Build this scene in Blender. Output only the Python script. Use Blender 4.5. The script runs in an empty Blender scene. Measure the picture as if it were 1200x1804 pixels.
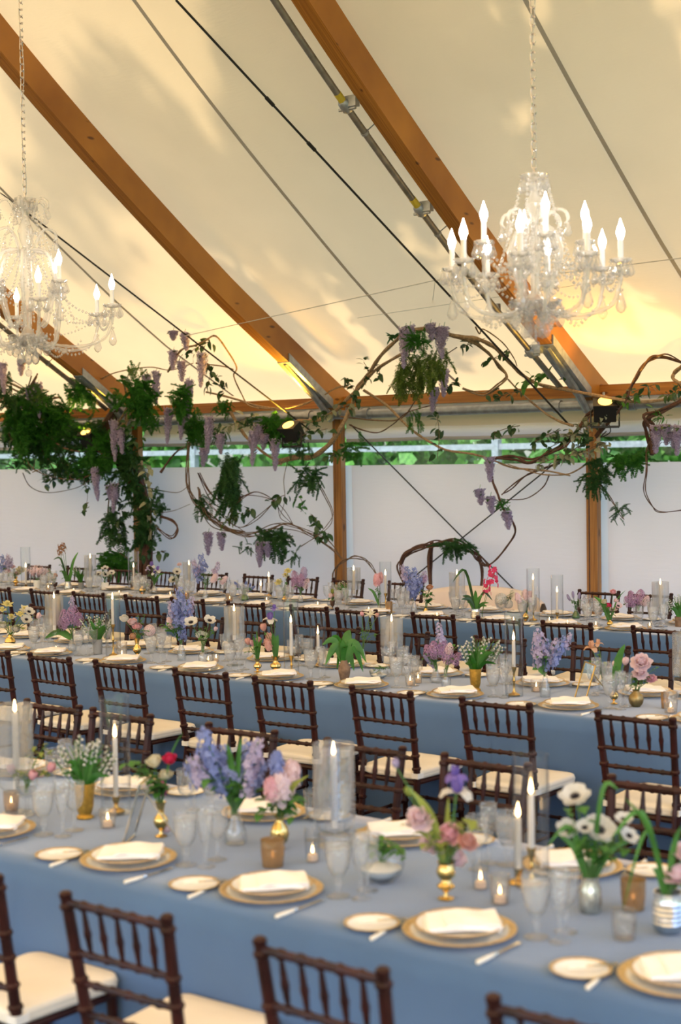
import bpy, math, random
from mathutils import Vector, Matrix, Quaternion

# ------------------------------------------------------------------ camera, sky, sun, exposure
SC = bpy.context.scene
COL = SC.collection
FPX, YAW, PITCH, ROLL, CAMH = 2581.0, -0.64505, 0.03574, 0.01452, 2.1311
def cam_axes():
    f = Vector((math.sin(YAW)*math.cos(PITCH), math.cos(YAW)*math.cos(PITCH), -math.sin(PITCH)))
    r = Vector((math.cos(YAW), -math.sin(YAW), 0)); d = f.cross(r)
    c, s = math.cos(ROLL), math.sin(ROLL)
    return c*r+s*d, -s*r+c*d, f
CR, CD, CF = cam_axes()
CO = Vector((0, 0, CAMH))
cd = bpy.data.cameras.new('camera'); cam = bpy.data.objects.new('camera', cd); COL.objects.link(cam)
m = Matrix.Identity(4)
for i in range(3):
    m[i][0] = CR[i]; m[i][1] = -CD[i]; m[i][2] = -CF[i]; m[i][3] = CO[i]
cam.matrix_world = m
cd.sensor_fit = 'HORIZONTAL'; cd.sensor_width = 24.0; cd.lens = FPX/1200*24.0
cd.clip_start = 0.05; cd.clip_end = 300
cd.dof.use_dof = True; cd.dof.focus_distance = 11.0; cd.dof.aperture_fstop = 2.4
SC.camera = cam
SC.view_settings.view_transform = 'Standard'; SC.view_settings.look = 'None'
SC.view_settings.gamma = 1.0; SC.view_settings.use_curve_mapping = False
SC.view_settings.exposure = 0.27
SC.cycles.transparent_max_bounces = 24; SC.cycles.max_bounces = 7
SC.cycles.diffuse_bounces = 4; SC.cycles.glossy_bounces = 3; SC.cycles.transmission_bounces = 5
SC.cycles.caustics_reflective = False; SC.cycles.caustics_refractive = False
SC.cycles.sample_clamp_indirect = 6.0

W = bpy.data.worlds.new('sky'); SC.world = W; W.use_nodes = True
wn = W.node_tree; wn.nodes.clear()
sky = wn.nodes.new('ShaderNodeTexSky'); sky.sky_type = 'NISHITA'; sky.sun_disc = False
sky.sun_elevation = math.radians(58); sky.sun_rotation = math.radians(160); sky.air_density = 1.0; sky.dust_density = 2.5; sky.ozone_density = 1.2
bg = wn.nodes.new('ShaderNodeBackground'); bg.inputs[1].default_value = 0.58
wo = wn.nodes.new('ShaderNodeOutputWorld')
wn.links.new(sky.outputs[0], bg.inputs[0]); wn.links.new(bg.outputs[0], wo.inputs[0])
SUN_DIR = Vector((0.16, -0.46, 0.873)).normalized()      # towards the sun
sl = bpy.data.lights.new('sun', 'SUN'); sl.energy = 5.0; sl.angle = math.radians(1.3); sl.color = (1, .95, .86)
so = bpy.data.objects.new('sun', sl); COL.objects.link(so); so.rotation_euler = SUN_DIR.to_track_quat('Z', 'Y').to_euler()
so.location = (0, 0, 30)

# ------------------------------------------------------------------ pixel helpers (photo frame 1200 x 1804)
def ray(x, y): return CF*FPX + CR*(x-600) + CD*(y-902)
def onz(x, y, z): d = ray(x, y); return CO + d*((z-CAMH)/d.z)
def ony(x, y, Y): d = ray(x, y); return CO + d*(Y/d.y)
def onx(x, y, X): d = ray(x, y); return CO + d*(X/d.x)
def depth(P): return (Vector(P)-CO).dot(CF)
def ondepth(x, y, z): d = ray(x, y); return CO + d*(z/FPX)
def onplane(x, y, W0, off=0.0):          # point on the upright plane through W0 that faces the camera side
    n = Vector((CF.x, CF.y, 0)).normalized(); d = ray(x, y)
    return CO + d*(((Vector(W0)-CO).dot(n)+off)/d.dot(n))

# ------------------------------------------------------------------ mesh builder
RND = random.Random(7)
class MB:
    def __init__(s): s.v = []; s.f = []; s.mi = []; s.cur = 0
    def add(s, vs, fs, M=None):
        o = len(s.v)
        if M is not None: s.v += [tuple(M @ Vector(p)) for p in vs]
        else: s.v += [tuple(p) for p in vs]
        s.f += [tuple(i+o for i in f) for f in fs]; s.mi += [s.cur]*len(fs)
        return s
    def lathe(s, prof, n=20, M=None, wob=None):
        vs, fs, rows = [], [], []
        for (r, z) in prof:
            if r < 1e-6: rows.append([len(vs)]); vs.append((0, 0, z))
            else:
                rows.append(list(range(len(vs), len(vs)+n)))
                for k in range(n):
                    a = 2*math.pi*k/n; rr = r*(wob(a, z) if wob else 1)
                    vs.append((rr*math.cos(a), rr*math.sin(a), z))
        for A, B in zip(rows, rows[1:]):
            if len(A) == 1 and len(B) == 1: continue
            for k in range(n):
                j = (k+1) % n
                if len(A) == 1: fs.append((A[0], B[j], B[k]))
                elif len(B) == 1: fs.append((A[k], A[j], B[0]))
                else: fs.append((A[k], A[j], B[j], B[k]))
        return s.add(vs, fs, M)
    def tube(s, pts, rad, n=6, cap=True):
        pts = [Vector(p) for p in pts]
        if not hasattr(rad, '__len__'): rad = [rad]*len(pts)
        vs, fs = [], []; prev = None
        for i, p in enumerate(pts):
            t = (pts[min(i+1, len(pts)-1)]-pts[max(i-1, 0)])
            t = t.normalized() if t.length > 1e-9 else Vector((0, 0, 1))
            if prev is None:
                a = Vector((1, 0, 0)) if abs(t.x) < .8 else Vector((0, 1, 0))
                u = t.cross(a).normalized()
            else:
                u = prev - t*prev.dot(t)
                u = u.normalized() if u.length > 1e-6 else t.orthogonal().normalized()
            prev = u; w = t.cross(u)
            for k in range(n):
                a = 2*math.pi*k/n; vs.append(p+(u*math.cos(a)+w*math.sin(a))*rad[i])
        for i in range(len(pts)-1):
            for k in range(n):
                j = (k+1) % n; fs.append((i*n+k, i*n+j, (i+1)*n+j, (i+1)*n+k))
        if cap: fs.append(tuple(range(n-1, -1, -1))); e = (len(pts)-1)*n; fs.append(tuple(range(e, e+n)))
        return s.add(vs, fs)
    def box(s, x0, x1, y0, y1, z0, z1, M=None):
        vs = [(x, y, z) for z in (z0, z1) for y in (y0, y1) for x in (x0, x1)]
        return s.add(vs, [(0, 2, 3, 1), (4, 5, 7, 6), (0, 1, 5, 4), (2, 6, 7, 3), (0, 4, 6, 2), (1, 3, 7, 5)], M)
    def grid(s, P, nu, nv, M=None, closed=False):        # P(i,j)
        vs = [P(i, j) for j in range(nv) for i in range(nu)]; fs = []
        for j in range(nv-1):
            for i in range(nu-1 if not closed else nu):
                k = (i+1) % nu; fs.append((j*nu+i, j*nu+k, (j+1)*nu+k, (j+1)*nu+i))
        return s.add(vs, fs, M)
    def mesh(s, name, *mats, sharp=38, smooth=True):
        me = bpy.data.meshes.new(name); me.from_pydata(s.v, [], s.f)
        for mt in mats: me.materials.append(mt)
        if len(mats) > 1: me.polygons.foreach_set('material_index', s.mi)
        me.polygons.foreach_set('use_smooth', [smooth]*len(s.f))
        if smooth and sharp: me.set_sharp_from_angle(angle=math.radians(sharp))
        me.update(); return me
def T(x, y, z): return Matrix.Translation((x, y, z))
def RZ(a): return Matrix.Rotation(a, 4, 'Z')
def RX(a): return Matrix.Rotation(a, 4, 'X')
def RY(a): return Matrix.Rotation(a, 4, 'Y')
def SCL(x, y=None, z=None): return Matrix.Diagonal((x, x if y is None else y, x if z is None else z, 1))
def AIM(d, roll=0.0):                                       # +Z onto direction d
    return Vector(d).normalized().to_track_quat('Z', 'Y').to_matrix().to_4x4() @ RZ(roll)
def spline(pts, sub=6):
    pts = [Vector(p) for p in pts]; out = []
    if len(pts) < 3: return pts
    for i in range(len(pts)-1):
        p0, p1, p2, p3 = pts[max(i-1, 0)], pts[i], pts[i+1], pts[min(i+2, len(pts)-1)]
        for k in range(sub):
            t = k/sub
            out.append(.5*((2*p1)+(p2-p0)*t+(2*p0-5*p1+4*p2-p3)*t*t+(3*p1-p0-3*p2+p3)*t**3))
    out.append(pts[-1]); return out

# ------------------------------------------------------------------ objects
def ob(name, me, parent=None, M=None):
    o = bpy.data.objects.new(name, me); COL.objects.link(o)
    if parent is not None: o.parent = parent
    if M is not None: o.matrix_local = M
    return o
def tag(o, label, cat, group=None):
    o['label'] = label; o['category'] = cat
    if group: o['group'] = group
    return o
def thing(name, label, cat, M=None, group=None):
    o = bpy.data.objects.new(name, None); COL.objects.link(o); o.empty_display_size = .05
    if M is not None: o.matrix_local = M
    return tag(o, label, cat, group)
def struct(name, me, parent=None, label=None):
    o = ob(name, me, parent)
    if parent is None: o['kind'] = 'structure'
    if label: o['label'] = label
    return o
def spawn(root, proto):                                      # proto: [(name, mesh, matrix, [children])]
    for p in proto:
        c = ob(p[0], p[1], root, p[2] if len(p) > 2 else None)
        for q in (p[3] if len(p) > 3 else ()):
            ob(q[0], q[1], c, q[2] if len(q) > 2 else None)
    return root

# ------------------------------------------------------------------ materials
def nt(name):
    mt = bpy.data.materials.new(name); mt.use_nodes = True; n = mt.node_tree; n.nodes.clear()
    out = n.nodes.new('ShaderNodeOutputMaterial'); return mt, n, out
def noise_col(n, c, var=.12, scale=6.0, stretch=None, c2=None):
    tc = n.nodes.new('ShaderNodeTexCoord'); nz = n.nodes.new('ShaderNodeTexNoise'); nz.inputs['Scale'].default_value = scale; nz.inputs['Detail'].default_value = 4
    if stretch:
        mp = n.nodes.new('ShaderNodeMapping'); mp.inputs['Scale'].default_value = stretch
        n.links.new(tc.outputs['Object'], mp.inputs[0]); n.links.new(mp.outputs[0], nz.inputs[0])
    else: n.links.new(tc.outputs['Object'], nz.inputs[0])
    rp = n.nodes.new('ShaderNodeValToRGB'); n.links.new(nz.outputs[0], rp.inputs[0])
    a = [max(0, x*(1-var)) for x in c]; b = list(c2) if c2 else [min(1, x*(1+var)) for x in c]
    rp.color_ramp.elements[0].position = .3; rp.color_ramp.elements[1].position = .7
    rp.color_ramp.elements[0].color = (*a, 1); rp.color_ramp.elements[1].color = (*b, 1)
    return rp.outputs[0], nz
def PM(name, c, rough=.5, metal=0.0, var=.1, scale=8.0, stretch=None, c2=None, bump=0.0, bscale=None, **kw):
    mt, n, out = nt(name); p = n.nodes.new('ShaderNodeBsdfPrincipled')
    co, nz = noise_col(n, c, var, scale, stretch, c2)
    n.links.new(co, p.inputs['Base Color']); p.inputs['Roughness'].default_value = rough; p.inputs['Metallic'].default_value = metal
    for k, v in kw.items(): p.inputs[k.replace('_', ' ')].default_value = v
    if bump:
        src = nz
        if bscale:
            src = n.nodes.new('ShaderNodeTexNoise'); src.inputs['Scale'].default_value = bscale
            tc = n.nodes.new('ShaderNodeTexCoord'); n.links.new(tc.outputs['Object'], src.inputs[0])
        b = n.nodes.new('ShaderNodeBump'); b.inputs['Strength'].default_value = bump; b.inputs['Distance'].default_value = .004
        n.links.new(src.outputs[0], b.inputs['Height']); n.links.new(b.outputs[0], p.inputs['Normal'])
    n.links.new(p.outputs[0], out.inputs[0]); return mt
def LEAF(name, c, c2=None, trans=.35, rough=.5, scale=9):
    mt, n, out = nt(name); co, _ = noise_col(n, c, .25, scale, None, c2)
    p = n.nodes.new('ShaderNodeBsdfPrincipled'); p.inputs['Roughness'].default_value = rough; n.links.new(co, p.inputs['Base Color'])
    t = n.nodes.new('ShaderNodeBsdfTranslucent'); n.links.new(co, t.inputs[0])
    mx = n.nodes.new('ShaderNodeMixShader'); mx.inputs[0].default_value = trans
    n.links.new(p.outputs[0], mx.inputs[1]); n.links.new(t.outputs[0], mx.inputs[2]); n.links.new(mx.outputs[0], out.inputs[0]); return mt
def GLASS(name, tint=(.97, .98, .98), edge=(.62, .66, .7), rough=.04, bump=None, milk=0.0, milkc=(.9, .92, .95), gl=1.0, pat=False):
    # thin-walled glass: see-through, darker and more reflecting towards its edges
    mt, n, out = nt(name)
    lw = n.nodes.new('ShaderNodeLayerWeight'); lw.inputs[0].default_value = .35
    fr = n.nodes.new('ShaderNodeLayerWeight'); fr.inputs[0].default_value = .5; pw = n.nodes.new('ShaderNodeMath'); pw.operation = 'POWER'; pw.inputs[1].default_value = 4.0; n.links.new(fr.outputs['Facing'], pw.inputs[0])
    mc = n.nodes.new('ShaderNodeMix'); mc.data_type = 'RGBA'
    n.links.new(lw.outputs['Facing'], mc.inputs[0]); mc.inputs[6].default_value = (*tint, 1); mc.inputs[7].default_value = (*edge, 1)
    tr = n.nodes.new('ShaderNodeBsdfTransparent'); n.links.new(mc.outputs[2], tr.inputs[0])
    g = n.nodes.new('ShaderNodeBsdfGlossy'); g.inputs['Roughness'].default_value = rough
    ml = n.nodes.new('ShaderNodeMath'); ml.operation = 'MULTIPLY_ADD'; ml.inputs[1].default_value = min(.9, .85*gl); ml.inputs[2].default_value = .045*gl
    n.links.new(pw.outputs[0], ml.inputs[0])
    mx = n.nodes.new('ShaderNodeMixShader'); n.links.new(ml.outputs[0], mx.inputs[0])
    base = tr
    if milk:
        df = n.nodes.new('ShaderNodeBsdfTranslucent'); df.inputs[0].default_value = (*milkc, 1)
        d2 = n.nodes.new('ShaderNodeBsdfDiffuse'); d2.inputs[0].default_value = (*milkc, 1)
        a = n.nodes.new('ShaderNodeMixShader'); a.inputs[0].default_value = .5; n.links.new(df.outputs[0], a.inputs[1]); n.links.new(d2.outputs[0], a.inputs[2])
        b = n.nodes.new('ShaderNodeMixShader'); b.inputs[0].default_value = milk; n.links.new(tr.outputs[0], b.inputs[1]); n.links.new(a.outputs[0], b.inputs[2]); base = b
    n.links.new(base.outputs[0], mx.inputs[1]); n.links.new(g.outputs[0], mx.inputs[2])
    if bump:
        kind, sc, st = bump; tc = n.nodes.new('ShaderNodeTexCoord')
        if kind == 'herring':
            tx = n.nodes.new('ShaderNodeTexWave'); tx.inputs['Scale'].default_value = sc; tx.inputs['Distortion'].default_value = 2.0; tx.bands_direction = 'DIAGONAL'; h = tx.outputs[1]
        elif kind == 'cut':
            tx = n.nodes.new('ShaderNodeTexVoronoi'); tx.inputs['Scale'].default_value = sc; h = tx.outputs[0]
        else:
            tx = n.nodes.new('ShaderNodeTexNoise'); tx.inputs['Scale'].default_value = sc; h = tx.outputs[0]
        n.links.new(tc.outputs['Object'], tx.inputs[0])
        if pat:
            mm = n.nodes.new('ShaderNodeMath'); mm.operation = 'MULTIPLY'; mm.inputs[1].default_value = milk*2; n.links.new(h, mm.inputs[0]); n.links.new(mm.outputs[0], base.inputs[0])
        b = n.nodes.new('ShaderNodeBump'); b.inputs['Strength'].default_value = st; b.inputs['Distance'].default_value = .01
        n.links.new(h, b.inputs['Height']); n.links.new(b.outputs[0], g.inputs['Normal']); n.links.new(b.outputs[0], fr.inputs['Normal']); n.links.new(b.outputs[0], lw.inputs['Normal'])
    n.links.new(mx.outputs[0], out.inputs[0]); return mt
def EMIT(name, c, s):
    mt, n, out = nt(name); e = n.nodes.new('ShaderNodeEmission'); tc = n.nodes.new('ShaderNodeTexCoord')
    e.inputs[0].default_value = (*c, 1); e.inputs[1].default_value = s; n.links.new(e.outputs[0], out.inputs[0]); return mt
def FABRIC(name, cd_, ct, tr, var=.03, scale=2.0, weave=0):
    mt, n, out = nt(name); a, _ = noise_col(n, cd_, var, scale); b, _ = noise_col(n, ct, var, scale)
    d = n.nodes.new('ShaderNodeBsdfDiffuse'); t = n.nodes.new('ShaderNodeBsdfTranslucent')
    n.links.new(a, d.inputs[0]); n.links.new(b, t.inputs[0])
    mx = n.nodes.new('ShaderNodeMixShader'); mx.inputs[0].default_value = tr
    n.links.new(d.outputs[0], mx.inputs[1]); n.links.new(t.outputs[0], mx.inputs[2]); n.links.new(mx.outputs[0], out.inputs[0])
    if weave:
        tc = n.nodes.new('ShaderNodeTexCoord'); w = n.nodes.new('ShaderNodeTexNoise'); w.inputs['Scale'].default_value = weave
        mp = n.nodes.new('ShaderNodeMapping'); mp.inputs['Scale'].default_value = (1, 6, 6); n.links.new(tc.outputs['Object'], mp.inputs[0]); n.links.new(mp.outputs[0], w.inputs[0])
        bp = n.nodes.new('ShaderNodeBump'); bp.inputs['Strength'].default_value = .12; bp.inputs['Distance'].default_value = .02
        n.links.new(w.outputs[0], bp.inputs['Height']); n.links.new(bp.outputs[0], d.inputs['Normal'])
    return mt

def WOODBEAM(name, c, c2, knots=True, long='Y'):
    mt, n, out = nt(name); p = n.nodes.new('ShaderNodeBsdfPrincipled'); p.inputs['Roughness'].default_value = .45
    st = {'Y': (26, .35, .35), 'Z': (14, 14, .6), 'X': (.5, 14, 14)}[long]
    co, nz = noise_col(n, c, .18, 3.0, st, c2)
    tc = n.nodes.new('ShaderNodeTexCoord'); vo = n.nodes.new('ShaderNodeTexVoronoi'); vo.inputs['Scale'].default_value = 1.0
    mp = n.nodes.new('ShaderNodeMapping'); mp.inputs['Scale'].default_value = {'Y': (7, 2.2, 7), 'Z': (7, 7, 2.2), 'X': (2.2, 7, 7)}[long]
    n.links.new(tc.outputs['Object'], mp.inputs[0]); n.links.new(mp.outputs[0], vo.inputs[0])
    rp = n.nodes.new('ShaderNodeValToRGB'); rp.color_ramp.elements[0].position = .07; rp.color_ramp.elements[1].position = .13
    rp.color_ramp.elements[0].color = (.12, .05, .015, 1); rp.color_ramp.elements[1].color = (1, 1, 1, 1)
    n.links.new(vo.outputs[0], rp.inputs[0])
    mx = n.nodes.new('ShaderNodeMix'); mx.data_type = 'RGBA'; mx.blend_type = 'MULTIPLY'; mx.inputs[0].default_value = .8 if knots else 0
    n.links.new(co, mx.inputs[6]); n.links.new(rp.outputs[0], mx.inputs[7]); n.links.new(mx.outputs[2], p.inputs['Base Color'])
    n.links.new(p.outputs[0], out.inputs[0]); return mt
M = {}
M['roof'] = FABRIC('roof sailcloth', (.82, .70, .56), (.93, .64, .31), .40, .03, 1.3, 9)
M['wall'] = FABRIC('white tent wall vinyl', (.80, .77, .82), (.84, .78, .84), .28, .02, 1.0, 5)
M['lap'] = FABRIC('thin wall lap', (.84, .83, .88), (.90, .89, .95), .34)
M['valance'] = FABRIC('rolled valance cloth', (.60, .50, .38), (.60, .46, .30), .25)
M['hem'] = FABRIC('taupe hem cloth', (.42, .38, .36), (.4, .36, .34), .15)
M['beam'] = WOODBEAM('laminated honey wood', (.30, .105, .012), (.47, .20, .028))
M['post'] = WOODBEAM('honey wood post', (.26, .105, .02), (.40, .185, .045), True, 'Z')
M['eave'] = WOODBEAM('honey wood eave', (.32, .11, .018), (.48, .20, .035), True, 'X')
M['steel'] = PM('galvanised steel', (.33, .36, .41), .45, .6, .2, 14)
M['steel2'] = PM('grey pipe', (.23, .22, .21), .45, .5, .25, 12)
M['tape'] = PM('yellow tape', (.55, .42, .04), .5)
M['cable'] = PM('black cable', (.012, .012, .013), .5)
M['gcable'] = FABRIC('grey webbing', (.52, .50, .50), (.30, .28, .28), .3)
M['wire'] = PM('thin grey wire', (.45, .43, .40), .4, .5)
M['floor'] = PM('grey carpet floor', (.075, .073, .076), .9, 0, .25, 30)
M['lawn'] = PM('lawn', (.10, .17, .05), .9, 0, .3, 1.5)
M['chair'] = PM('dark mahogany', (.018, .0040, .0030), .42, 0, .35, 14, None, (.042, .0085, .0055), .25, 60, Specular_IOR_Level=.3)
M['cushion'] = PM('ivory cushion', (.80, .72, .58), .8, 0, .04, 5)
M['tie'] = PM('ivory tie', (.82, .77, .68), .8)
M['cloth'] = PM('slate blue velvet', (.068, .140, .275), .85, 0, .10, 2.2, None, None, .12, 180, Sheen_Weight=.75, Sheen_Roughness=.4, Sheen_Tint=(1, .92, .86, 1))
M['china'] = PM('white china', (.82, .80, .76), .18, 0, .02)
M['goldrim'] = PM('gold rim', (.66, .47, .22), .38, .7, .25, 60)
M['napkin'] = PM('white linen', (.90, .86, .83), .85, 0, .03, 20, None, None, .15, 120)
M['pearl'] = PM('pearl handle', (.80, .74, .62), .3, 0, .1, 60)
M['silver'] = PM('silver', (.62, .60, .56), .22, 1.0, .1)
M['gold'] = PM('polished gold', (.80, .55, .20), .2, 1.0, .15, 30)
M['brass'] = PM('brass', (.66, .43, .13), .25, 1.0, .15)
M['bronze'] = PM('aged bronze', (.36, .25, .10), .38, .85, .3, 40)
M['amber'] = PM('amber gold glass', (.52, .30, .05), .3, .55, .3, 50)
M['mercury'] = PM('mercury glass', (.55, .53, .46), .25, .8, .45, 45)
M['silverv'] = PM('silver ribbed', (.66, .68, .70), .22, .9, .2, 30)
M['greypot'] = PM('grey stone pot', (.34, .33, .32), .8)
M['woodvase'] = PM('brown bark vase', (.20, .12, .07), .7, 0, .4, 30)
M['darkglass'] = PM('dark amber glass', (.10, .05, .035), .2)
M['glass'] = GLASS('clear glass', (.99, .992, .992), (.90, .92, .93), .03)
M['crystal'] = GLASS('cut crystal', (.99, .99, .99), (.95, .96, .97), .06, ('cut', 60, .5), .08, (.98, .98, .98), 1.0)
M['goblet'] = GLASS('pressed glass', (.99, .99, .99), (.95, .96, .97), .1, ('cut', 90, .4), .09, (.98, .98, .98), 1.0)
M['etched'] = GLASS('etched glass', (.97, .975, .98), (.74, .76, .79), .10, ('herring', 58, 1.0), .17, (.92, .93, .95), 1.1, True)
M['votiveg'] = GLASS('votive glass', (.98, .97, .95), (.84, .81, .78), .06, ('cut', 40, .5), .06, (1, .93, .86))
M['smokeg'] = GLASS('smoky votive glass', (.86, .82, .78), (.66, .62, .6), .08, ('noise', 40, .3), .22, (.8, .65, .5))
M['goldg'] = GLASS('gold mercury votive', (.55, .40, .22), (.35, .24, .12), .2, ('noise', 60, .6), .6, (.62, .42, .20), 1.6)
M['water'] = GLASS('iced water', (.94, .95, .96), (.8, .82, .84), .1, ('noise', 60, .6), .22, (.97, .97, .98), .7)
M['wax'] = FABRIC('white candle wax', (.86, .83, .80), (.92, .86, .78), .35)
M['twax'] = FABRIC('tealight wax', (.90, .78, .66), (1.0, .82, .62), .5)
M['wick'] = PM('wick', (.02, .015, .01), .9)
M['flame'] = EMIT('candle flame', (1.0, .66, .30), 12.0)
M['bulb'] = EMIT('chandelier bulb glow', (1.0, .90, .78), 30.0)
M['sleeve'] = PM('white candle sleeve', (.86, .85, .88), .4)
M['cryst'] = GLASS('chandelier crystal', (.98, .98, .98), (.80, .81, .83), .06, ('cut', 30, .6), .27, (1, .99, .97), 1.3)
M['prism'] = GLASS('crystal prism', (.97, .97, .98), (.66, .68, .72), .04, ('cut', 18, .9), .14, (1, .99, .98), 1.5)
M['chrome'] = PM('chrome', (.55, .54, .55), .22, 1.0)
M['bark'] = PM('pale vine bark', (.26, .17, .095), .85, 0, .35, 40, None, (.40, .28, .17), .4, 80)
M['twig'] = PM('dark red twig', (.085, .038, .024), .8, 0, .4, 40)
M['twig2'] = PM('brown twig', (.14, .085, .05), .8, 0, .4, 40)
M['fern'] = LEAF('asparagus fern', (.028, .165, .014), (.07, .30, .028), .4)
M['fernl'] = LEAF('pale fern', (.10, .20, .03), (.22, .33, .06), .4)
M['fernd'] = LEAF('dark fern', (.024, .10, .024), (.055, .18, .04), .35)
M['leafd'] = LEAF('dark vine leaf', (.018, .060, .018), (.045, .12, .030), .2, .4)
M['leafv'] = LEAF('variegated leaf', (.05, .09, .03), (.52, .52, .36), .2, .45, 26)
M['leaf'] = LEAF('fresh leaf', (.05, .19, .03), (.11, .31, .05), .3)
M['leafy'] = LEAF('yellow green', (.30, .36, .06), (.40, .46, .10), .35)
M['stem'] = LEAF('flower stem', (.08, .20, .05), (.14, .30, .07), .2)
def petal(name, c, c2=None): M[name] = LEAF(name+' petal', c, c2, .45, .6, 20)
petal('wisteria', (.44, .36, .62), (.70, .62, .80)); petal('blue', (.20, .27, .62), (.42, .47, .80)); petal('lilac', (.52, .28, .55), (.72, .48, .70))
petal('white', (.82, .80, .74), (.90, .88, .84)); petal('cream', (.82, .76, .56), (.88, .84, .68)); petal('pink', (.97, .46, .55), (1, .70, .74)); petal('palepink', (.98, .68, .75), (1, .87, .89))
petal('magenta', (.84, .06, .38), (.92, .26, .58)); petal('red', (.78, .02, .12), (.86, .08, .22)); petal('peach', (.84, .46, .26), (.88, .58, .40)); petal('yellow', (.86, .74, .22), (.90, .84, .46))
petal('purple', (.18, .12, .50), (.34, .24, .66)); petal('black', (.01, .008, .02)); petal('rust', (.30, .13, .06), (.42, .20, .10)); petal('coral', (.84, .42, .36), (.88, .56, .48))
M['upholstery'] = PM('cream upholstery', (.74, .64, .58), .85, 0, .03, 8)
# ------------------------------------------------------------------ the tent
RIDGE = 6.2
PROF = [(6.2, 8.35), (7.0, 7.62), (8.0, 6.82), (8.87, 6.12), (9.5, 5.66), (10.3, 5.11), (10.9, 4.72), (11.9, 4.08), (13.0, 3.46), (13.9, 2.96), (14.4, 2.70)]
def roofz(y):
    y = RIDGE + abs(y-RIDGE)
    for (a, za), (b, zb) in zip(PROF, PROF[1:]):
        if y <= b: return za + (zb-za)*(y-a)/(b-a)
    return PROF[-1][1]
def roofs(y): return (roofz(y-.35)+roofz(y)*2+roofz(y+.35))/4 if abs(y-RIDGE) > .4 else roofz(y)
BAY = 3.34; RX0 = -7.1
RAF = [RX0 + BAY*k for k in range(-4, 4)]
XL, XR = RAF[0], RAF[-1]; YB, YF = 14.0, -1.6
def roof_surface(x, y):
    u = ((x-RX0)/BAY) % 1.0
    w = min(1.0, abs(y-RIDGE)/1.0)*min(1.0, max(0, (14.2-(RIDGE+abs(y-RIDGE)))/1.5))
    return roofs(y)+.02 - .13*math.sin(math.pi*u)**2*w
mb = MB(); NX, NY = 85, 90
mb.grid(lambda i, j: (XL+(XR-XL)*i/(NX-1), -1.9+16.2*j/(NY-1), roof_surface(XL+(XR-XL)*i/(NX-1), -1.9+16.2*j/(NY-1))), NX, NY)
ceiling = struct('ceiling', mb.mesh('roof cloth', M['roof'], sharp=0))
for k in range(len(RAF)-1):                                  # webbing seam down the middle of each bay
    x = (RAF[k]+RAF[k+1])/2; mb = MB()
    ys = [6.5+i*.2 for i in range(38)]
    mb.grid(lambda i, j: (x+(-.02, .02)[i], ys[j], roof_surface(x, ys[j])-.012), 2, len(ys))
    ob('seam', mb.mesh('seam', M['gcable']), ceiling)
def rafter(x):
    mb = MB(); ys = [RIDGE-7.9+i*.2 for i in range(80)]; w, h = .075, .27
    vs, fs = [], []
    for i, y in enumerate(ys):
        z = roofs(y)-.0; a = (roofs(y+.1)-roofs(y-.1))/.2; n = Vector((0, -a, 1)).normalized()
        for (dx, dn) in ((-w, 0), (w, 0), (w, -h), (-w, -h)): vs.append((x+dx, y+n.y*dn, z+n.z*dn))
    for i in range(len(ys)-1):
        for k in range(4): fs.append((i*4+k, i*4+(k+1) % 4, (i+1)*4+(k+1) % 4, (i+1)*4+k))
    fs += [(3, 2, 1, 0), tuple(len(vs)-4+k for k in range(4))]
    mb.add(vs, fs); return struct('rafter', mb.mesh('rafter', M['beam'], sharp=30), label='curved honey-coloured laminated wood rafter under the tent roof')
rafters = [rafter(x) for x in RAF]
for x, r in zip(RAF, rafters):                                # galvanised knee bracket at the eave, then the post
    for sgn in (1,):
        mb = MB()
        def q(y, dn): a = (roofs(y+.1)-roofs(y-.1))/.2; n = Vector((0, -a, 1)).normalized(); return (y+n.y*dn, roofs(y)+n.z*dn)
        pr = [q(12.98, -.275), q(13.4, -.30), q(13.80, -.32)]
        for (y0, z0), (y1, z1) in zip(pr, pr[1:]):
            vs = [(x+dx, yy, zz+dz) for (yy, zz) in ((y0, z0), (y1, z1)) for dx in (-.09, .09) for dz in (0, .10)]
            mb.add(vs, [(0, 1, 3, 2), (4, 6, 7, 5), (0, 2, 6, 4), (1, 5, 7, 3), (0, 4, 5, 1), (2, 3, 7, 6)])
        mb.tube([(x, pr[0][0]+.05, pr[0][1]), (x, 13.42, 2.86), (x, 13.72, 2.60)], .04, 8)
        ob('knee_bracket', mb.mesh('knee bracket', M['steel']), r)
def post_mesh():
    mb = MB(); mb.box(-.042, .042, 13.84, 13.93, 0, 2.80); return mb.mesh('post', M['post'])
def strip_mesh():
    mb = MB(); mb.box(-.098, -.072, 13.87, 13.93, 0, 2.62); return mb.mesh('post strip', M['post'])
pm, sm = post_mesh(), strip_mesh()
for x in RAF:
    p = struct('trim_1', pm, label='slim honey-coloured wooden post against the white tent wall'); p.location.x = x; ob('side_strip', sm, p)
mb = MB(); mb.box(XL, XR, 13.86, 13.98, 2.745, 2.87)
struct('trim_2', mb.mesh('eave beam', M['eave']), label='long wooden eave beam above the white tent wall')
mb = MB(); mb.box(XL, XR, -1.58, -1.46, 2.745, 2.87)
struct('trim_2', mb.mesh('front eave beam', M['eave']), label='long wooden eave beam over the open side of the tent')
mb = MB(); mb.tube([(XL, 13.74, 2.655), (XR, 13.74, 2.655)], .052, 12)
for x in RAF:
    for dx in (-.35, .5): mb.tube([(x+dx-.04, 13.74, 2.655), (x+dx+.04, 13.74, 2.655)], .068, 12)
struct('trim_4', MB().box(XL, XR, 13.90, 13.93, 2.63, 2.80).mesh('white fascia', M['lap']), label='white fascia strip under the eave beam')
struct('trim_3', mb.mesh('eave pipe', M['steel']), label='galvanised pipe running under the wooden eave beam')
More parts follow.
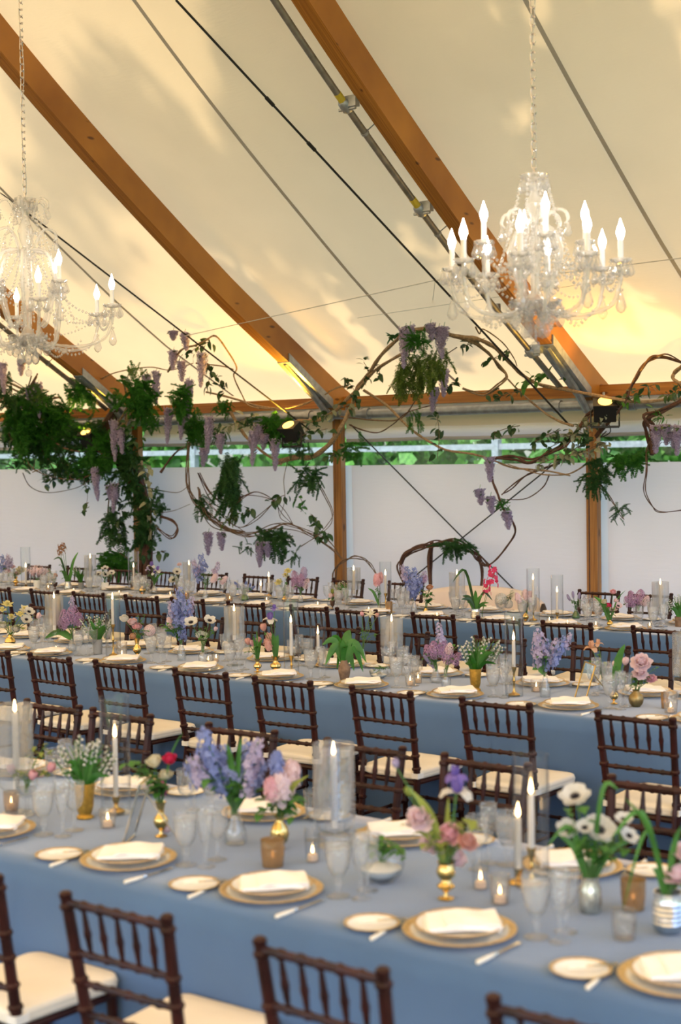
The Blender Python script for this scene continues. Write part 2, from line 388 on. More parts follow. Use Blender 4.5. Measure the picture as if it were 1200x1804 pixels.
# walls: white panel, clear strip, rolled valance, per bay
wall = struct('wall_back', MB().box(XL, XR, 14.0, 14.012, 0, .06).mesh('wall sill', M['wall']))
for k in range(len(RAF)-1):
    x0, x1 = RAF[k]+.10, RAF[k+1]-.16; mb = MB()
    def P(i, j, x0=x0, x1=x1):
        u = i/39; x = x0+(x1-x0)*u; z = 2.06*j/8
        return (x, 13.985+.010*math.sin(x*4.1+z)+.006*math.sin(x*11), z)
    mb.grid(P, 40, 9); ob('wall_panel', mb.mesh('wall panel', M['wall']), wall)
    for (a, b) in ((RAF[k]-.02, RAF[k]+.11), (RAF[k+1]-.17, RAF[k+1]-.02)):
        mb = MB(); mb.grid(lambda i, j: (a+(b-a)*i, 14.0, 2.06*j), 2, 2); ob('wall_lap', mb.mesh('wall lap', M['lap']), wall)
    w = struct('window_1', MB().box(RAF[k]+.05, RAF[k+1]-.05, 14.0, 14.003, 2.06, 2.62).mesh('clear vinyl', GLASS('clear vinyl', (.93, .95, .92), (.8, .84, .82), .08, ('noise', 3, .4), 0, (1, 1, 1), .6) if k == 0 else bpy.data.materials['clear vinyl']))
    def band(name, z0, z1, y, mat, amp):
        mb = MB(); mb.grid(lambda i, j: (x0-.06+(x1-x0+.14)*i/40, y-amp*math.sin(math.pi*j/6)+.004*math.sin(i*.9+k), z0+(z1-z0)*j/6+.004*math.sin(i*.35+k)), 41, 7); ob(name, mb.mesh(name, M[mat]), w)
    band('valance_band', 2.48, 2.64, 13.97, 'valance', .015); band('white_roll', 2.375, 2.495, 13.955, 'wall', .03); band('taupe_hem', 2.335, 2.378, 13.965, 'hem', .012)
mb = MB()
mb.grid(lambda i, j: (XL, -1.6+15.6*i/40, roofz(-1.6+15.6*i/40)*j/10), 41, 11)
struct('wall_left', mb.mesh('gable wall', M['wall']))
mb = MB(); mb.box(XL-.2, XR+.5, -2.2, 14.1, -.05, 0); struct('floor', mb.mesh('floor', M['floor']))
mb = MB(); mb.box(-150, 120, -90, 160, -.12, -.06); o = struct('lawn', mb.mesh('lawn', M['lawn'])); o['label'] = 'pale green lawn outside the tent'

def norm_pt(x, y, off):                                      # point hanging below the roof cloth
    return Vector((x, y, roof_surface(x, y)-off))
def hit_roof(px, py, off):
    d = ray(px, py); t = 1e-4
    for i in range(6000):
        P = CO+d*t
        if P.z > roofs(P.y)-off: return P
        t += 1e-6*2
    return P
def cable(name, pts, r, mat, label, cat='cable', group=None, n=6):
    mb = MB(); mb.tube(pts, r, n); return tag(ob(name, mb.mesh(name, M[mat])), label, cat, group)
A = ony(1004, 750, 13.55); B = hit_roof(310, 0, .10); B2 = B
c = cable('brace_cable', [A, B2], .011, 'cable', 'taut black cable running up from the floodlight post below the roof')
for f in (.705, .80):
    mb = MB(); P = A+(B-A)*f; mb.tube([P-(B-A).normalized()*.05, P+(B-A).normalized()*.05], .017, 8); ob('turnbuckle', mb.mesh('turnbuckle', M['cable']), c)
A2 = ony(545, 757, 13.6); B = hit_roof(0, 338, .10); cable('brace_cable', [A2, B], .011, 'cable', 'taut black cable passing behind the left chandelier to the middle post'.replace('left ', 'flared-crown '))
cable('wall_cable', [ony(618, 748, 13.9), ony(905, 1038, 13.9)], .008, 'cable', 'thin brace cable crossing the white wall down behind the settee')
cable('wall_cable', [ony(1010, 790, 13.9), ony(700, 1040, 13.9)], .008, 'cable', 'thin brace cable slanting across the wall through the low twig hoop')
RG = A + (hit_roof(310, 0, .10)-A)*0; 
# wires from the black cable
def on_line(P, Q, px):
    best = None
    for i in range(2001):
        X = P+(Q-P)*(i/2000); v = X-CO; x = 600+FPX*v.dot(CR)/v.dot(CF)
        if best is None or abs(x-px) < best[0]: best = (abs(x-px), X)
    return best[1]
HANG = on_line(A, B2, 767)
cable('hanging_wire', [HANG, ony(757, 572, 13.35)], .003, 'wire', 'short thin wire holding up the arched vine', 'wire')
dd = depth(HANG)
cable('guy_wire', [ondepth(325, 592, dd+1.5), HANG, ondepth(1000, 480, dd-1.2), ondepth(1260, 447, dd-2.2)], .004, 'wire', 'thin grey wire stretched level across below the tent roof', 'wire')
cable('guy_wire', [ondepth(630, 560, dd+1.2), ondepth(1260, 466, dd-1.0)], .0025, 'wire', 'hair-thin lower wire crossing behind the twelve-light chandelier', 'wire')
# pipe below rafters with couplers
def pipe(x, dx, dn, label, deco):
    ys = [6.4+i*.25 for i in range(30)]; pts = []
    for y in ys:
        a = (roofs(y+.1)-roofs(y-.1))/.2; n = Vector((0, -a, 1)).normalized(); pts.append(Vector((x+dx, y+n.y*dn, roofs(y)+n.z*dn)))
    t = thing('rafter_pipe', label, 'pipe')
    ob('pipe', MB().tube(pts, .03, 10).mesh('pipe', M['steel2']), t)
    def at(py):
        best = min(((abs(902+FPX*(p-CO).dot(CD)/(p-CO).dot(CF)-py), p, q) for a_, b_ in zip(pts, pts[1:]) for p, q in [(a_+(b_-a_)*(k/20), b_-a_) for k in range(20)]), key=lambda e: e[0])
        return best[1], best[2].normalized()
    for kind, py in deco:
        p, d = at(py)
        if kind == 'coupler':
            mb = MB(); mb.tube([p-d*.06, p-d*.04, p+d*.04, p+d*.06], [.038, .052, .052, .038], 10); mb.box(p.x, p.x+.12, p.y-.03, p.y+.03, p.z-.02, p.z+.07); mb.tube([p+Vector((-.07, 0, -.03)), p+Vector((.10, 0, -.03))], .014, 6)
            ob('coupler', mb.mesh('coupler', M['steel']), t)
        elif kind == 'tape': ob('tape_band', MB().tube([p-d*.05, p+d*.05], .033, 10).mesh('tape', M['tape']), t)
        else:
            mb = MB(); mb.tube([p-d*.012, p+d*.012], .036, 10); mb.tube([p, p+Vector((.10, 0, .06))], .006, 6); ob('strap', mb.mesh('strap', M['steel']), t)
    return t
pipe(RAF[4], -.19, -.30, 'grey metal pipe with yellow taped couplers beside a rafter', [('coupler', 185), ('tape', 172), ('strap', 234), ('coupler', 370), ('tape', 357), ('strap', 412), ('coupler', 620)])
pipe(RAF[2], -.19, -.30, 'grey metal pipe under the rafter behind the flared-crown chandelier', [('strap', 640)])
P = ony(877, 557, 12.3); Q = P+CR*.25; mb = MB(); mb.tube([P+Vector((0, 0, .12)), P+Vector((0, 0, .02)), P, P+CR*.03, Q], [.028, .034, .04, .034, .024], 10)
tag(ob('pipe_elbow', mb.mesh('pipe elbow', M['steel'])), 'short galvanised pipe elbow hung below the rafter pipe', 'pipe')

# ------------------------------------------------------------------ outside: trees, rail fence
def leaf_cloud(rng, n, c, rad, size):
    vs, fs = [], []
    for _ in range(n):
        while True:
            p = Vector((rng.uniform(-1, 1), rng.uniform(-1, 1), rng.uniform(-1, 1)))
            if p.length < 1: break
        p = Vector((c[0]+p.x*rad[0], c[1]+p.y*rad[1], c[2]+p.z*rad[2])); s = size*rng.uniform(.6, 1.3)
        q = Quaternion((rng.uniform(-1, 1), rng.uniform(-1, 1), rng.uniform(-1, 1), rng.uniform(-1, 1))).normalized()
        o = len(vs)
        for (a, b) in ((0, -.5), (.45, 0), (0, .6), (-.45, 0)): vs.append(p+q @ Vector((a*s, b*s, 0)))
        fs.append((o, o+1, o+2, o+3))
    return vs, fs
rg = random.Random(3)
for i, (x, y, s, lb) in enumerate([(-26, 34, 1.0, 'broad green tree on the lawn beyond the middle post'), (-17, 40, 1.0, 'tall green tree beyond the clear strip of the middle bay'), (-36, 37, 1.0, 'dark green tree beyond the vine-wrapped post'), (-8, 33, .9, 'light green tree beyond the floodlight bay')]):
    t = thing('garden_tree', lb, 'tree', T(x, y, 0), 'trees outside the tent')
    ob('trunk', MB().tube([(0, 0, -.06), (.1, 0, 2.5), (0, .2, 6)], [.3, .22, .12], 8).mesh('trunk', M['twig2']), t)
    mb = MB()
    for k in range(5):
        a = k*1.26; mb.add(*leaf_cloud(rg, 420, (2.0*s*math.cos(a), 2.0*s*math.sin(a), 4.2+1.3*(k % 2)), (2.3*s, 2.3*s, 2.3), .5))
    ob('crown', mb.mesh('crown', M['leaf']), t)
for i, (x, y, lb) in enumerate([(-30, 29, 'rounded hedge bush beyond the fence posts'), (-22.5, 30, 'tall hedge bush behind the middle bay'), (-16, 29, 'dense hedge bush behind the floodlight bay'), (-37, 31, 'wide hedge bush behind the fern mass'), (-11, 30, 'outermost hedge bush on the lawn')]):
    t = thing('hedge_bush', lb, 'bush', T(x, y, 0), 'hedge on the lawn'); mb = MB(); mb.add(*leaf_cloud(rg, 1500, (0, 0, 2.0), (3.9, 1.2, 2.3), .42)); ob('foliage', mb.mesh('hedge foliage', M['leaf']), t)
    ob('trunk', MB().tube([(0, 0, -.06), (0, 0, 1.6)], .12, 6).mesh('hedge trunk', M['twig2']), t)
t = thing('rail_fence', 'grey-blue rail fence on the lawn behind the tent', 'fence', T(0, 26, 0))
for z in (1.0, 1.7, 2.35): ob('rail', MB().box(-45, 2, -.04, .04, z-.06, z+.06).mesh('rail', M['steel']), t)
for i in range(12): ob('fence_post', MB().box(-45+i*4.2, -44.85+i*4.2, -.08, .08, -.1, 2.5).mesh('fence post', M['steel']), t)
# tree leaning over the roof: it throws the dappled shade on the cloth
t = thing('overhanging_tree', 'large leafy tree standing beside the tent, spreading over its roof', 'tree', T(5.6, 6.5, 0))
ob('trunk', MB().tube([(0, 0, -.06), (.2, .1, 5), (-.6, .2, 10), (-1.6, .4, 12.5)], [.45, .36, .28, .18], 10).mesh('trunk', M['twig2']), t)
mb = MB(); rg = random.Random(11); clumps = []
for k in range(40):
    px = rg.uniform(470, 1240); py = rg.uniform(-60, 560)
    d = ray(px, py); P = hit_roof(px, py, -.05) if k >= 0 else None
    if P.x < -11 or rg.random() < .10: continue
    C_ = P+SUN_DIR*rg.uniform(3.0, 5.0); clumps.append(C_)
for k in range(16):
    px = rg.uniform(120, 560); py = rg.uniform(-40, 420); P = hit_roof(px, py, -.05)
    clumps.append(P+SUN_DIR*rg.uniform(6.5, 9.5))
for C_ in clumps:
    rr = rg.uniform(.30, .70); vs, fs = leaf_cloud(rg, int(40+150*rr*rr), C_, (rr, rr, rr*.5), .30); mb.add([v-Vector((5.6, 6.5, 0)) for v in vs], fs)
ob('crown', mb.mesh('overhang leaves', M['leafd']), t)
mb = MB()
for C_ in clumps[::4]:
    L = C_-Vector((5.6, 6.5, 0)); mb.tube(spline([(-1.4, .4, 12), L*.5+Vector((0, 0, 7.2)), L], 4), .03, 4)
ob('branches', mb.mesh('overhang branches', M['twig2']), t)
# ------------------------------------------------------------------ tables
TZ = .76
TABLES = {'near': (3.30, 4.50, [-7.2, -3.893, -.45]), 'middle': (6.80, 7.95, [-10.75, -7.45, -4.17, -.85]), 'far': (10.25, 11.35, [-17.2, -13.9, -10.65, -7.35, -4.05])}
ROWWORD = {'near': 'table with the delphinium and frame by its seam', 'middle': 'middle table', 'far': 'table along the wall'}
def long_table(key):
    y0, y1, xs = TABLES[key]; n = len(xs)-1
    for k in range(n):
        a, b = xs[k], xs[k+1]
        # wooden folding table under the cloth
        where = {'near': ['with a fold beside the mercury-framed sign', 'under the peonies and gold compotes'], 'middle': ['under the daffodils', 'under the leafy bark vase', 'under the peach iris'], 'far': ['beyond the orchid', 'under the brown orchid', 'under the blue delphinium by the settee', 'under the red ranunculus']}[key][k]
        t = thing('banquet_table', f'folding banquet table hidden beneath the cloth {where}', 'table', T((a+b)/2, (y0+y1)/2, 0), f'tables under the {key} row of cloths')
        L, D = (b-a)/2-.03, (y1-y0)/2-.03
        ob('tabletop', MB().box(-L, L, -D, D, TZ-.035, TZ-.008).mesh('tabletop', M['woodvase']), t)
        lm = MB().tube([(0, 0, 0), (0, 0, TZ-.035)], .02, 6).mesh('table leg', M['steel'])
        for sx in (-1, 1):
            for sy in (-1, 1): ob('leg', lm, t, T(sx*(L-.2), sy*(D-.15), 0))
        # cloth: loop section swept along x; overlaps its neighbour by a few mm at the seam
        rg = random.Random(k*7+len(key)); mb = MB(); over = .06 if k < n-1 else 0; lift = .0025*(k % 2)
        nx = max(30, int((b-a+over)/.055)); NV = 26
        ph = [rg.uniform(0, 6.28) for _ in range(6)]
        def sec(x, v):                     # v 0..1 along: front hem, up, over the top, down to back hem
            drop = TZ-.012; tot = 2*drop+(y1-y0); s = v*tot; e = min(x-a, (b+over)-x)
            if s < drop:
                h = s; k_ = 1-h/drop; y = y0; side = -1; z = .012+h
            elif s < drop+(y1-y0): h = None; y = y0+(s-drop); z = TZ; side = 0; k_ = 0
            else: k_ = (s-drop-(y1-y0))/drop; y = y1; side = 1; z = TZ-k_*drop
            f = .5*math.sin(x*5.3+ph[0])+.35*math.sin(x*11.7+ph[1])+.25*math.sin(x*2.3+ph[2])
            gather = math.exp(-(e/.16)**2)
            wob = side*(k_**1.3)*(.010+.013*f+gather*.020*math.sin(e*70))+side*(.004+lift)
            return (x, y+wob, z+(lift if side == 0 else 0)+(.0012*math.sin(x*9+y*7) if side == 0 else 0))
        vv = [i/13*.385 for i in range(13)]
        dr = (TZ-.012)/(2*(TZ-.012)+(y1-y0))
        vv = [dr*i/10 for i in range(11)]+[dr+(1-2*dr)*i/10 for i in range(1, 11)]+[1-dr+dr*i/10 for i in range(1, 11)]
        mb.grid(lambda i, j: sec(a+(b+over-a)*i/nx, vv[j]), nx+1, len(vv))
        for xe, sg in ((a, -1), (b+over, 1)):                      # end drops at the two free ends
            if (sg < 0 and k == 0) or (sg > 0 and k == n-1):
                mb.grid(lambda i, j: (xe+sg*(.004+.02*(j/8)*abs(math.sin(i*1.1))), y0+(y1-y0)*i/20, TZ-(TZ-.012)*j/8), 21, 9)
        tag(ob('tablecloth', mb.mesh('tablecloth', M['cloth'], sharp=0)), f'slate blue velvet tablecloth on the {key} long table {where}'.replace('near long', 'closest-to-open-side long'), 'tablecloth', 'slate blue tablecloths')
for k_ in TABLES: long_table(k_)

# ------------------------------------------------------------------ anchors: what is recognisable on each table
ANCH = []
def anchor(P, short): ANCH.append((Vector((P[0], P[1])), short))
LATER = []                                                     # (object, template, category) labelled once all anchors are known
def later(o, tmpl, cat, kind, pos=None):
    o['category'] = cat; LATER.append((o, tmpl, kind, Vector(pos[:2]) if pos is not None else None)); return o

# ------------------------------------------------------------------ chairs
def bamboo(p0, p1, r, nodes, n=8, taper=1.0):
    p0, p1 = Vector(p0), Vector(p1); pts, rad = [], []
    L = (p1-p0).length; stops = [0.0]
    for q in nodes:
        for d, k in ((-.011, 1.0), (-.005, 1.32), (.005, 1.32), (.011, 1.0)): stops.append((q+d/L, k))
    seq = [(0.0, 1.0)]+[s for s in stops[1:] if 0 < s[0] < 1]+[(1.0, 1.0)]
    for t, k in seq: pts.append(p0+(p1-p0)*t); rad.append(r*k*(1+(taper-1)*t))
    return pts, rad
def bam(p0, p1, r, nodes, n=8, taper=1.0):
    mb = MB(); mb.tube(*bamboo(p0, p1, r, nodes, n, taper), n); return mb.mesh('bamboo turning', M['chair'])
def chair_proto():
    P = []
    def at(s, z):                                              # rear post line
        if z >= .45: t = (z-.45)/(.92-.45); return Vector((s*(.175+.0175*t), .078*(1-t), z))
        t = z/.45; return Vector((s*(.182-.007*t), .015+.063*t, z))
    for s in (-1, 1):
        mb = MB(); p1, r1 = bamboo(at(s, 0), at(s, .45), .016, (.35, .7), 8, 1.15); p2, r2 = bamboo(at(s, .45), at(s, .915), .0185, (.12, .27, .46, .63, .93), 8, .92)
        mb.tube(p1+p2[1:], r1+r2[1:], 8)
        top = at(s, .915); mb.lathe([(.0, .012), (.012, .012), (.019, .006), (.019, -.006), (.014, -.012)], 8, T(*top))
        P.append(('rear_post', mb.mesh('rear post', M['chair']), None))
        fl = MB(); fl.tube(*bamboo((s*.192, .47, 0), (s*.185, .455, .43), .0135, (.25, .5, .78), 8, 1.3), 8); P.append(('front_leg', fl.mesh('front leg', M['chair']), None))
        P.append(('stretcher', bam(at(s, .22), (s*.188, .463, .21), .009, (.33, .66), 6), None)); P.append(('stretcher', bam(at(s, .13), (s*.189, .465, .12), .009, (.33, .66), 6), None))
    P.append(('stretcher', bam((-.188, .463, .25), (.188, .463, .25), .009, (.2, .4, .6, .8), 6), None)); P.append(('stretcher', bam((-.188, .463, .16), (.188, .463, .16), .009, (.2, .4, .6, .8), 6), None))
    P.append(('stretcher', bam(at(-1, .17), at(1, .17), .009, (.2, .4, .6, .8), 6), None))
    for z, r in ((.893, .0125), (.745, .0105), (.655, .0105), (.56, .0105)):
        P.append(('top_rail' if z > .8 else 'back_rail', bam(at(-1, z), at(1, z), r, (.17, .34, .5, .66, .83), 8), None))
    for k in range(5):
        f = (k+1)/6; a = at(-1, .745)*(1-f)+at(1, .745)*f; b = at(-1, .893)*(1-f)+at(1, .893)*f
        mb = MB(); n_ = 9; pts = [a+(b-a)*(i/n_) for i in range(n_+1)]; rr = [.0055, .0065, .0085, .0095, .0125, .0095, .009, .0075, .0065, .0055]; mb.tube(pts, rr, 6)
        P.append(('spindle', mb.mesh('spindle', M['chair']), None))
    def rr_pad(w0, w1, d0, d1, rad, z0, z1, puff):
        mb = MB(); ring = []
        cs = [(w1-rad, d1-rad, 0), (-w1+rad, d1-rad, 1), (-w0+rad, d0+rad, 2), (w0-rad, d0+rad, 3)]
        for (cx, cy, q) in cs:
            for i in range(6): a = math.pi/2*(q+i/5); ring.append((cx+rad*math.cos(a), cy+rad*math.sin(a)))
        n = len(ring); cy = (d0+d1)/2
        def sc(k, z): return [((x)*k, cy+(y-cy)*k, z) for x, y in ring]
        rows = [sc(.95, z0), sc(1, z0+(z1-z0)*.15), sc(1.005, z0+(z1-z0)*.45), sc(1.0, z0+(z1-z0)*.5), sc(1.01, z0+(z1-z0)*.56), sc(.985, z1-.004), sc(.955, z1), sc(.7, z1+puff*.7), sc(.35, z1+puff)]
        vs = [p for r in rows for p in r]+[(0, cy, z1+puff), (0, cy, z0)]; fs = []
        for j in range(len(rows)-1):
            for i in range(n): k = (i+1) % n; fs.append((j*n+i, j*n+k, (j+1)*n+k, (j+1)*n+i))
        t = len(vs)-2
        for i in range(n): k = (i+1) % n; fs.append(((len(rows)-1)*n+i, (len(rows)-1)*n+k, t)); fs.append((k, i, t+1))
        mb.add(vs, fs); return mb
    P.append(('seat_frame', rr_pad(.180, .202, .055, .478, .03, .415, .442, 0).mesh('seat frame', M['chair']), None))
    P.append(('cushion', rr_pad(.186, .210, .062, .49, .055, .443, .492, .010).mesh('cushion', M['cushion'], sharp=60), None))
    for s in (-1, 1):
        p = at(s, .468); mb = MB(); mb.box(p.x-.021, p.x+.021, p.y-.022, p.y+.03, .455, .482); P.append(('cushion_tie', mb.mesh('cushion tie', M['tie']), None))
    return P
CHAIR = chair_proto()
def chair(x, y, face, side_word, rz=0.0):
    M_ = T(x, y, 0) @ RZ((0 if face > 0 else math.pi)+rz)
    o = thing('bamboo_style_chair', 'chair', 'chair', M_); spawn(o, CHAIR)
    later(o, 'dark mahogany chair, ivory cushion, '+side_word+', by {a}', 'chair', 'chair', (x, y+.9*face))
    return o
rc = random.Random(5)
CH1 = [(-3.768+.01-.65, 0), (-3.094+.19, 0), (-2.381+.19, 0), (-1.50, 0)]
for x, r in [(-3.58, .0), (-2.90, .02), (-2.19, -.01), (-1.50, .02)]: chair(x, 2.797, 1, 'open side', r)
for x in (-5.62, -5.13, -4.36, -3.667, -3.065, -2.31): chair(x, 5.02, -1, 'aisle side', rc.uniform(-.05, .05))
for x, r in [(-7.62, 0), (-7.03, -.05), (-6.42, .0), (-5.745, .03), (-5.13, .04), (-4.46, -.03), (-3.76, .02), (-3.005, -.02)]: chair(x, 6.256, 1, 'aisle side', r)
for x in (-9.55, -8.94, -8.35, -7.72, -7.22, -6.41, -5.82, -5.05, -4.30, -3.62): chair(x, 8.47, -1, 'wall side', rc.uniform(-.06, .06))
for x in (-12.15, -11.45, -10.75, -10.14, -9.45, -8.88, -8.20, -7.51, -7.02, -6.28, -5.68, -5.11, -4.39): chair(x, 9.52, 1, 'aisle side', rc.uniform(-.05, .05))
for x in (-13.5, -12.8, -12.1, -11.4, -10.7, -10.05, -9.45, -8.86, -8.15, -6.05, -5.55, -4.95, -4.35): chair(x, 11.89, -1, 'wall side', rc.uniform(-.05, .05))
# settee behind the far table
P0 = onz(830, 1100, 0)
t = thing('cream_settee', 'cream upholstered settee with a low curved back behind the far table', 'settee', T(-7.95, 12.75, 0))
mb = MB()
def SB(i, j):
    u = i/20*2-1; x = u*.84; y = .28-.26*abs(u)**3; h = .80-.12*abs(u)**2.5; prof = [(.06, .30), (.075, .5), (.07, h-.06), (.03, h-.005), (-.03, h-.005), (-.07, h-.06), (-.06, .42)][j]
    return (x*(1+.0*j), y+prof[0], prof[1])
mb.grid(SB, 21, 7); ob('backrest', mb.mesh('settee back', M['upholstery'], sharp=60), t)
mb = MB(); mb.box(-.80, .80, -.35, .30, .22, .34); ob('seat_base', mb.mesh('settee base', M['upholstery']), t)
mb = MB(); mb.grid(lambda i, j: (-.78+1.56*i/12, -.36+.60*j/8, .45+.03*math.sin(math.pi*i/12)**.5*math.sin(math.pi*j/8)**.5-(.1 if i in (0, 12) or j in (0, 8) else 0)), 13, 9); ob('seat_cushion', mb.mesh('settee cushion', M['upholstery']), t)
for sx in (-1, 1):
    for sy in (-.3, .25): ob('leg', MB().tube([(sx*.72, sy, 0), (sx*.72, sy, .22)], [.015, .025], 6).mesh('settee leg', M['chair']), t)

# ------------------------------------------------------------------ place settings
def plate_meshes():
    d = {}
    mb = MB(); mb.lathe([(0, .004), (.105, .004), (.118, .009), (.150, .014), (.1505, .012), (.118, .003), (.09, 0), (0, 0)], 40); d['charger'] = mb.mesh('charger', M['china'])
    mb = MB(); mb.lathe([(.143, .0132), (.152, .0152), (.163, .0175), (.166, .0165), (.165, .0145), (.150, .0115)], 40, None, lambda a, z: 1+.004*math.sin(a*40)); d['chrim'] = mb.mesh('charger rim', M['goldrim'])
    mb = MB(); mb.lathe([(0, .006), (.085, .006), (.098, .011), (.131, .019), (.132, .017), (.098, .005), (.07, 0), (0, 0)], 40); d['dinner'] = mb.mesh('dinner plate', M['china'])
    mb = MB(); mb.lathe([(.124, .0182), (.132, .0200), (.1345, .0195), (.133, .0165)], 40); d['dnrim'] = mb.mesh('dinner rim', M['goldrim'])
    mb = MB(); mb.lathe([(0, .004), (.048, .004), (.058, .008), (.080, .014), (.081, .012), (.058, .003), (.04, 0), (0, 0)], 32); d['bread'] = mb.mesh('bread plate', M['china'])
    mb = MB(); mb.lathe([(.073, .0125), (.081, .0155), (.0835, .0150), (.0825, .0120)], 32); d['bdrim'] = mb.mesh('bread rim', M['goldrim'])
    for q in range(3):
        rg = random.Random(q); mb = MB()
        for layer, (w, h, dx, dz, an) in enumerate([(.205, .150, 0, .0, 0), (.200, .146, .004, .0052, .03), (.150, .142, .026, .0104, .05)]):
            Mx = T(dx, 0, dz) @ RZ(an); n1, n2 = 11, 8
            def S(i, j, top):
                u = i/(n1-1)*2-1; v = j/(n2-1)*2-1; x = u*w/2; y = v*h/2
                z = .0016*math.sin(x*34+q+layer)+.0012*math.sin(y*46+q*2)+(.0022*math.sin(x*60+y*30+q) if layer == 2 else 0)
                return (x, y, z+(.0048 if top else 0)-.05*max(0, abs(u)-.72)**2*(1 if layer == 0 else .3))
            mb.grid(lambda i, j: S(i, j, True), n1, n2, Mx); mb.grid(lambda i, j: S(n1-1-i, j, False), n1, n2, Mx)
            rim = [(i, 0) for i in range(n1)]+[(n1-1, j) for j in range(1, n2)]+[(i, n2-1) for i in range(n1-2, -1, -1)]+[(0, j) for j in range(n2-2, 0, -1)]
            mb.grid(lambda i, j: S(*rim[i], j == 1), len(rim), 2, Mx, closed=True)
        d['napkin%d' % q] = mb.mesh('napkin', M['napkin'], sharp=60)
    # cutlery: handle + metal
    mb = MB(); mb.tube([(0, -.105, .006), (0, -.10, .006), (0, -.05, .006), (0, -.02, .006)], [.004, .0075, .0065, .005], 8); d['handle'] = mb.mesh('cutlery handle', M['pearl'])
    mb = MB(); mb.tube([(0, -.024, .006), (0, -.010, .006)], .0062, 8); mb.box(-.006, .0075, -.01, .11, .005, .0065); d['blade'] = mb.mesh('knife blade', M['silver'])
    mb = MB(); mb.tube([(0, -.024, .006), (0, .03, .007), (0, .045, .008)], [.0055, .003, .004], 6); mb.box(-.010, .010, .042, .065, .007, .0085)
    for x in (-.0085, -.003, .003, .0085): mb.box(x-.0013, x+.0013, .06, .10, .0075, .009)
    d['tines'] = mb.mesh('fork tines', M['silver'])
    mb = MB(); mb.tube([(0, -.07, .004), (0, -.02, .004)], [.005, .004], 6); d['bhandle'] = mb.mesh('spreader handle', M['pearl'])
    mb = MB(); mb.tube([(0, -.02, .004), (0, .0, .004)], .0035, 6); mb.box(-.006, .006, .0, .07, .0035, .0048); d['bblade'] = mb.mesh('spreader blade', M['silver'])
    return d
PL = plate_meshes()
def swirl(n, amp, tw): return lambda a, z: 1+amp*math.cos(n*a+tw*z)
def glass_meshes():
    g = {}
    # footed water goblet, ribbed bowl
    bowl = [(.012, .062), (.020, .068), (.033, .092), (.0395, .125), (.0415, .165), (.0420, .182), (.0408, .182), (.0395, .164), (.0375, .126), (.031, .094), (.018, .071), (0, .066)]
    mb = MB(); mb.lathe([(0, 0), (.036, 0), (.037, .003), (.020, .008), (.009, .014), (.008, .026), (.013, .034), (.014, .040), (.009, .048), (.012, .062)]+bowl[1:], 24, None, lambda a, z: 1+.012*math.cos(12*a) if z > .07 else 1); g['goblet'] = mb.mesh('goblet', M['goblet'])
    mb = MB(); mb.lathe([(0, .069), (.017, .073), (.030, .095), (.0365, .127), (.0385, .155), (0, .156)], 20); g['water'] = mb.mesh('goblet water', M['water'])
    # slender flute, twisted stem
    mb = MB(); mb.lathe([(0, 0), (.031, 0), (.032, .0025), (.014, .007), (.006, .014), (.0055, .03), (.009, .036), (.0055, .044), (.0075, .056), (.0055, .066), (.011, .078), (.018, .098), (.0235, .13), (.0275, .175), (.0295, .205), (.0285, .205), (.0265, .175), (.0225, .13), (.016, .099), (0, .082)], 20, None, lambda a, z: 1+.05*math.cos(8*a+z*60) if z > .07 else 1); g['flute'] = mb.mesh('flute', M['crystal'])
    # cut wine glass
    mb = MB(); mb.lathe([(0, 0), (.034, 0), (.035, .003), (.014, .008), (.006, .016), (.0055, .04), (.010, .047), (.006, .055), (.0055, .07), (.016, .080), (.031, .098), (.0365, .125), (.0385, .165), (.0395, .182), (.0385, .182), (.0372, .165), (.035, .125), (.029, .100), (.014, .083), (0, .079)], 20, None, lambda a, z: 1+.03*math.cos(10*a+z*30) if z > .075 else 1); g['wine'] = mb.mesh('wine glass', M['crystal'])
    return g
GL = glass_meshes()
rs = random.Random(21)
def fl(o, tmpl, cat, kind, P): return later(o, tmpl, cat, kind, P)
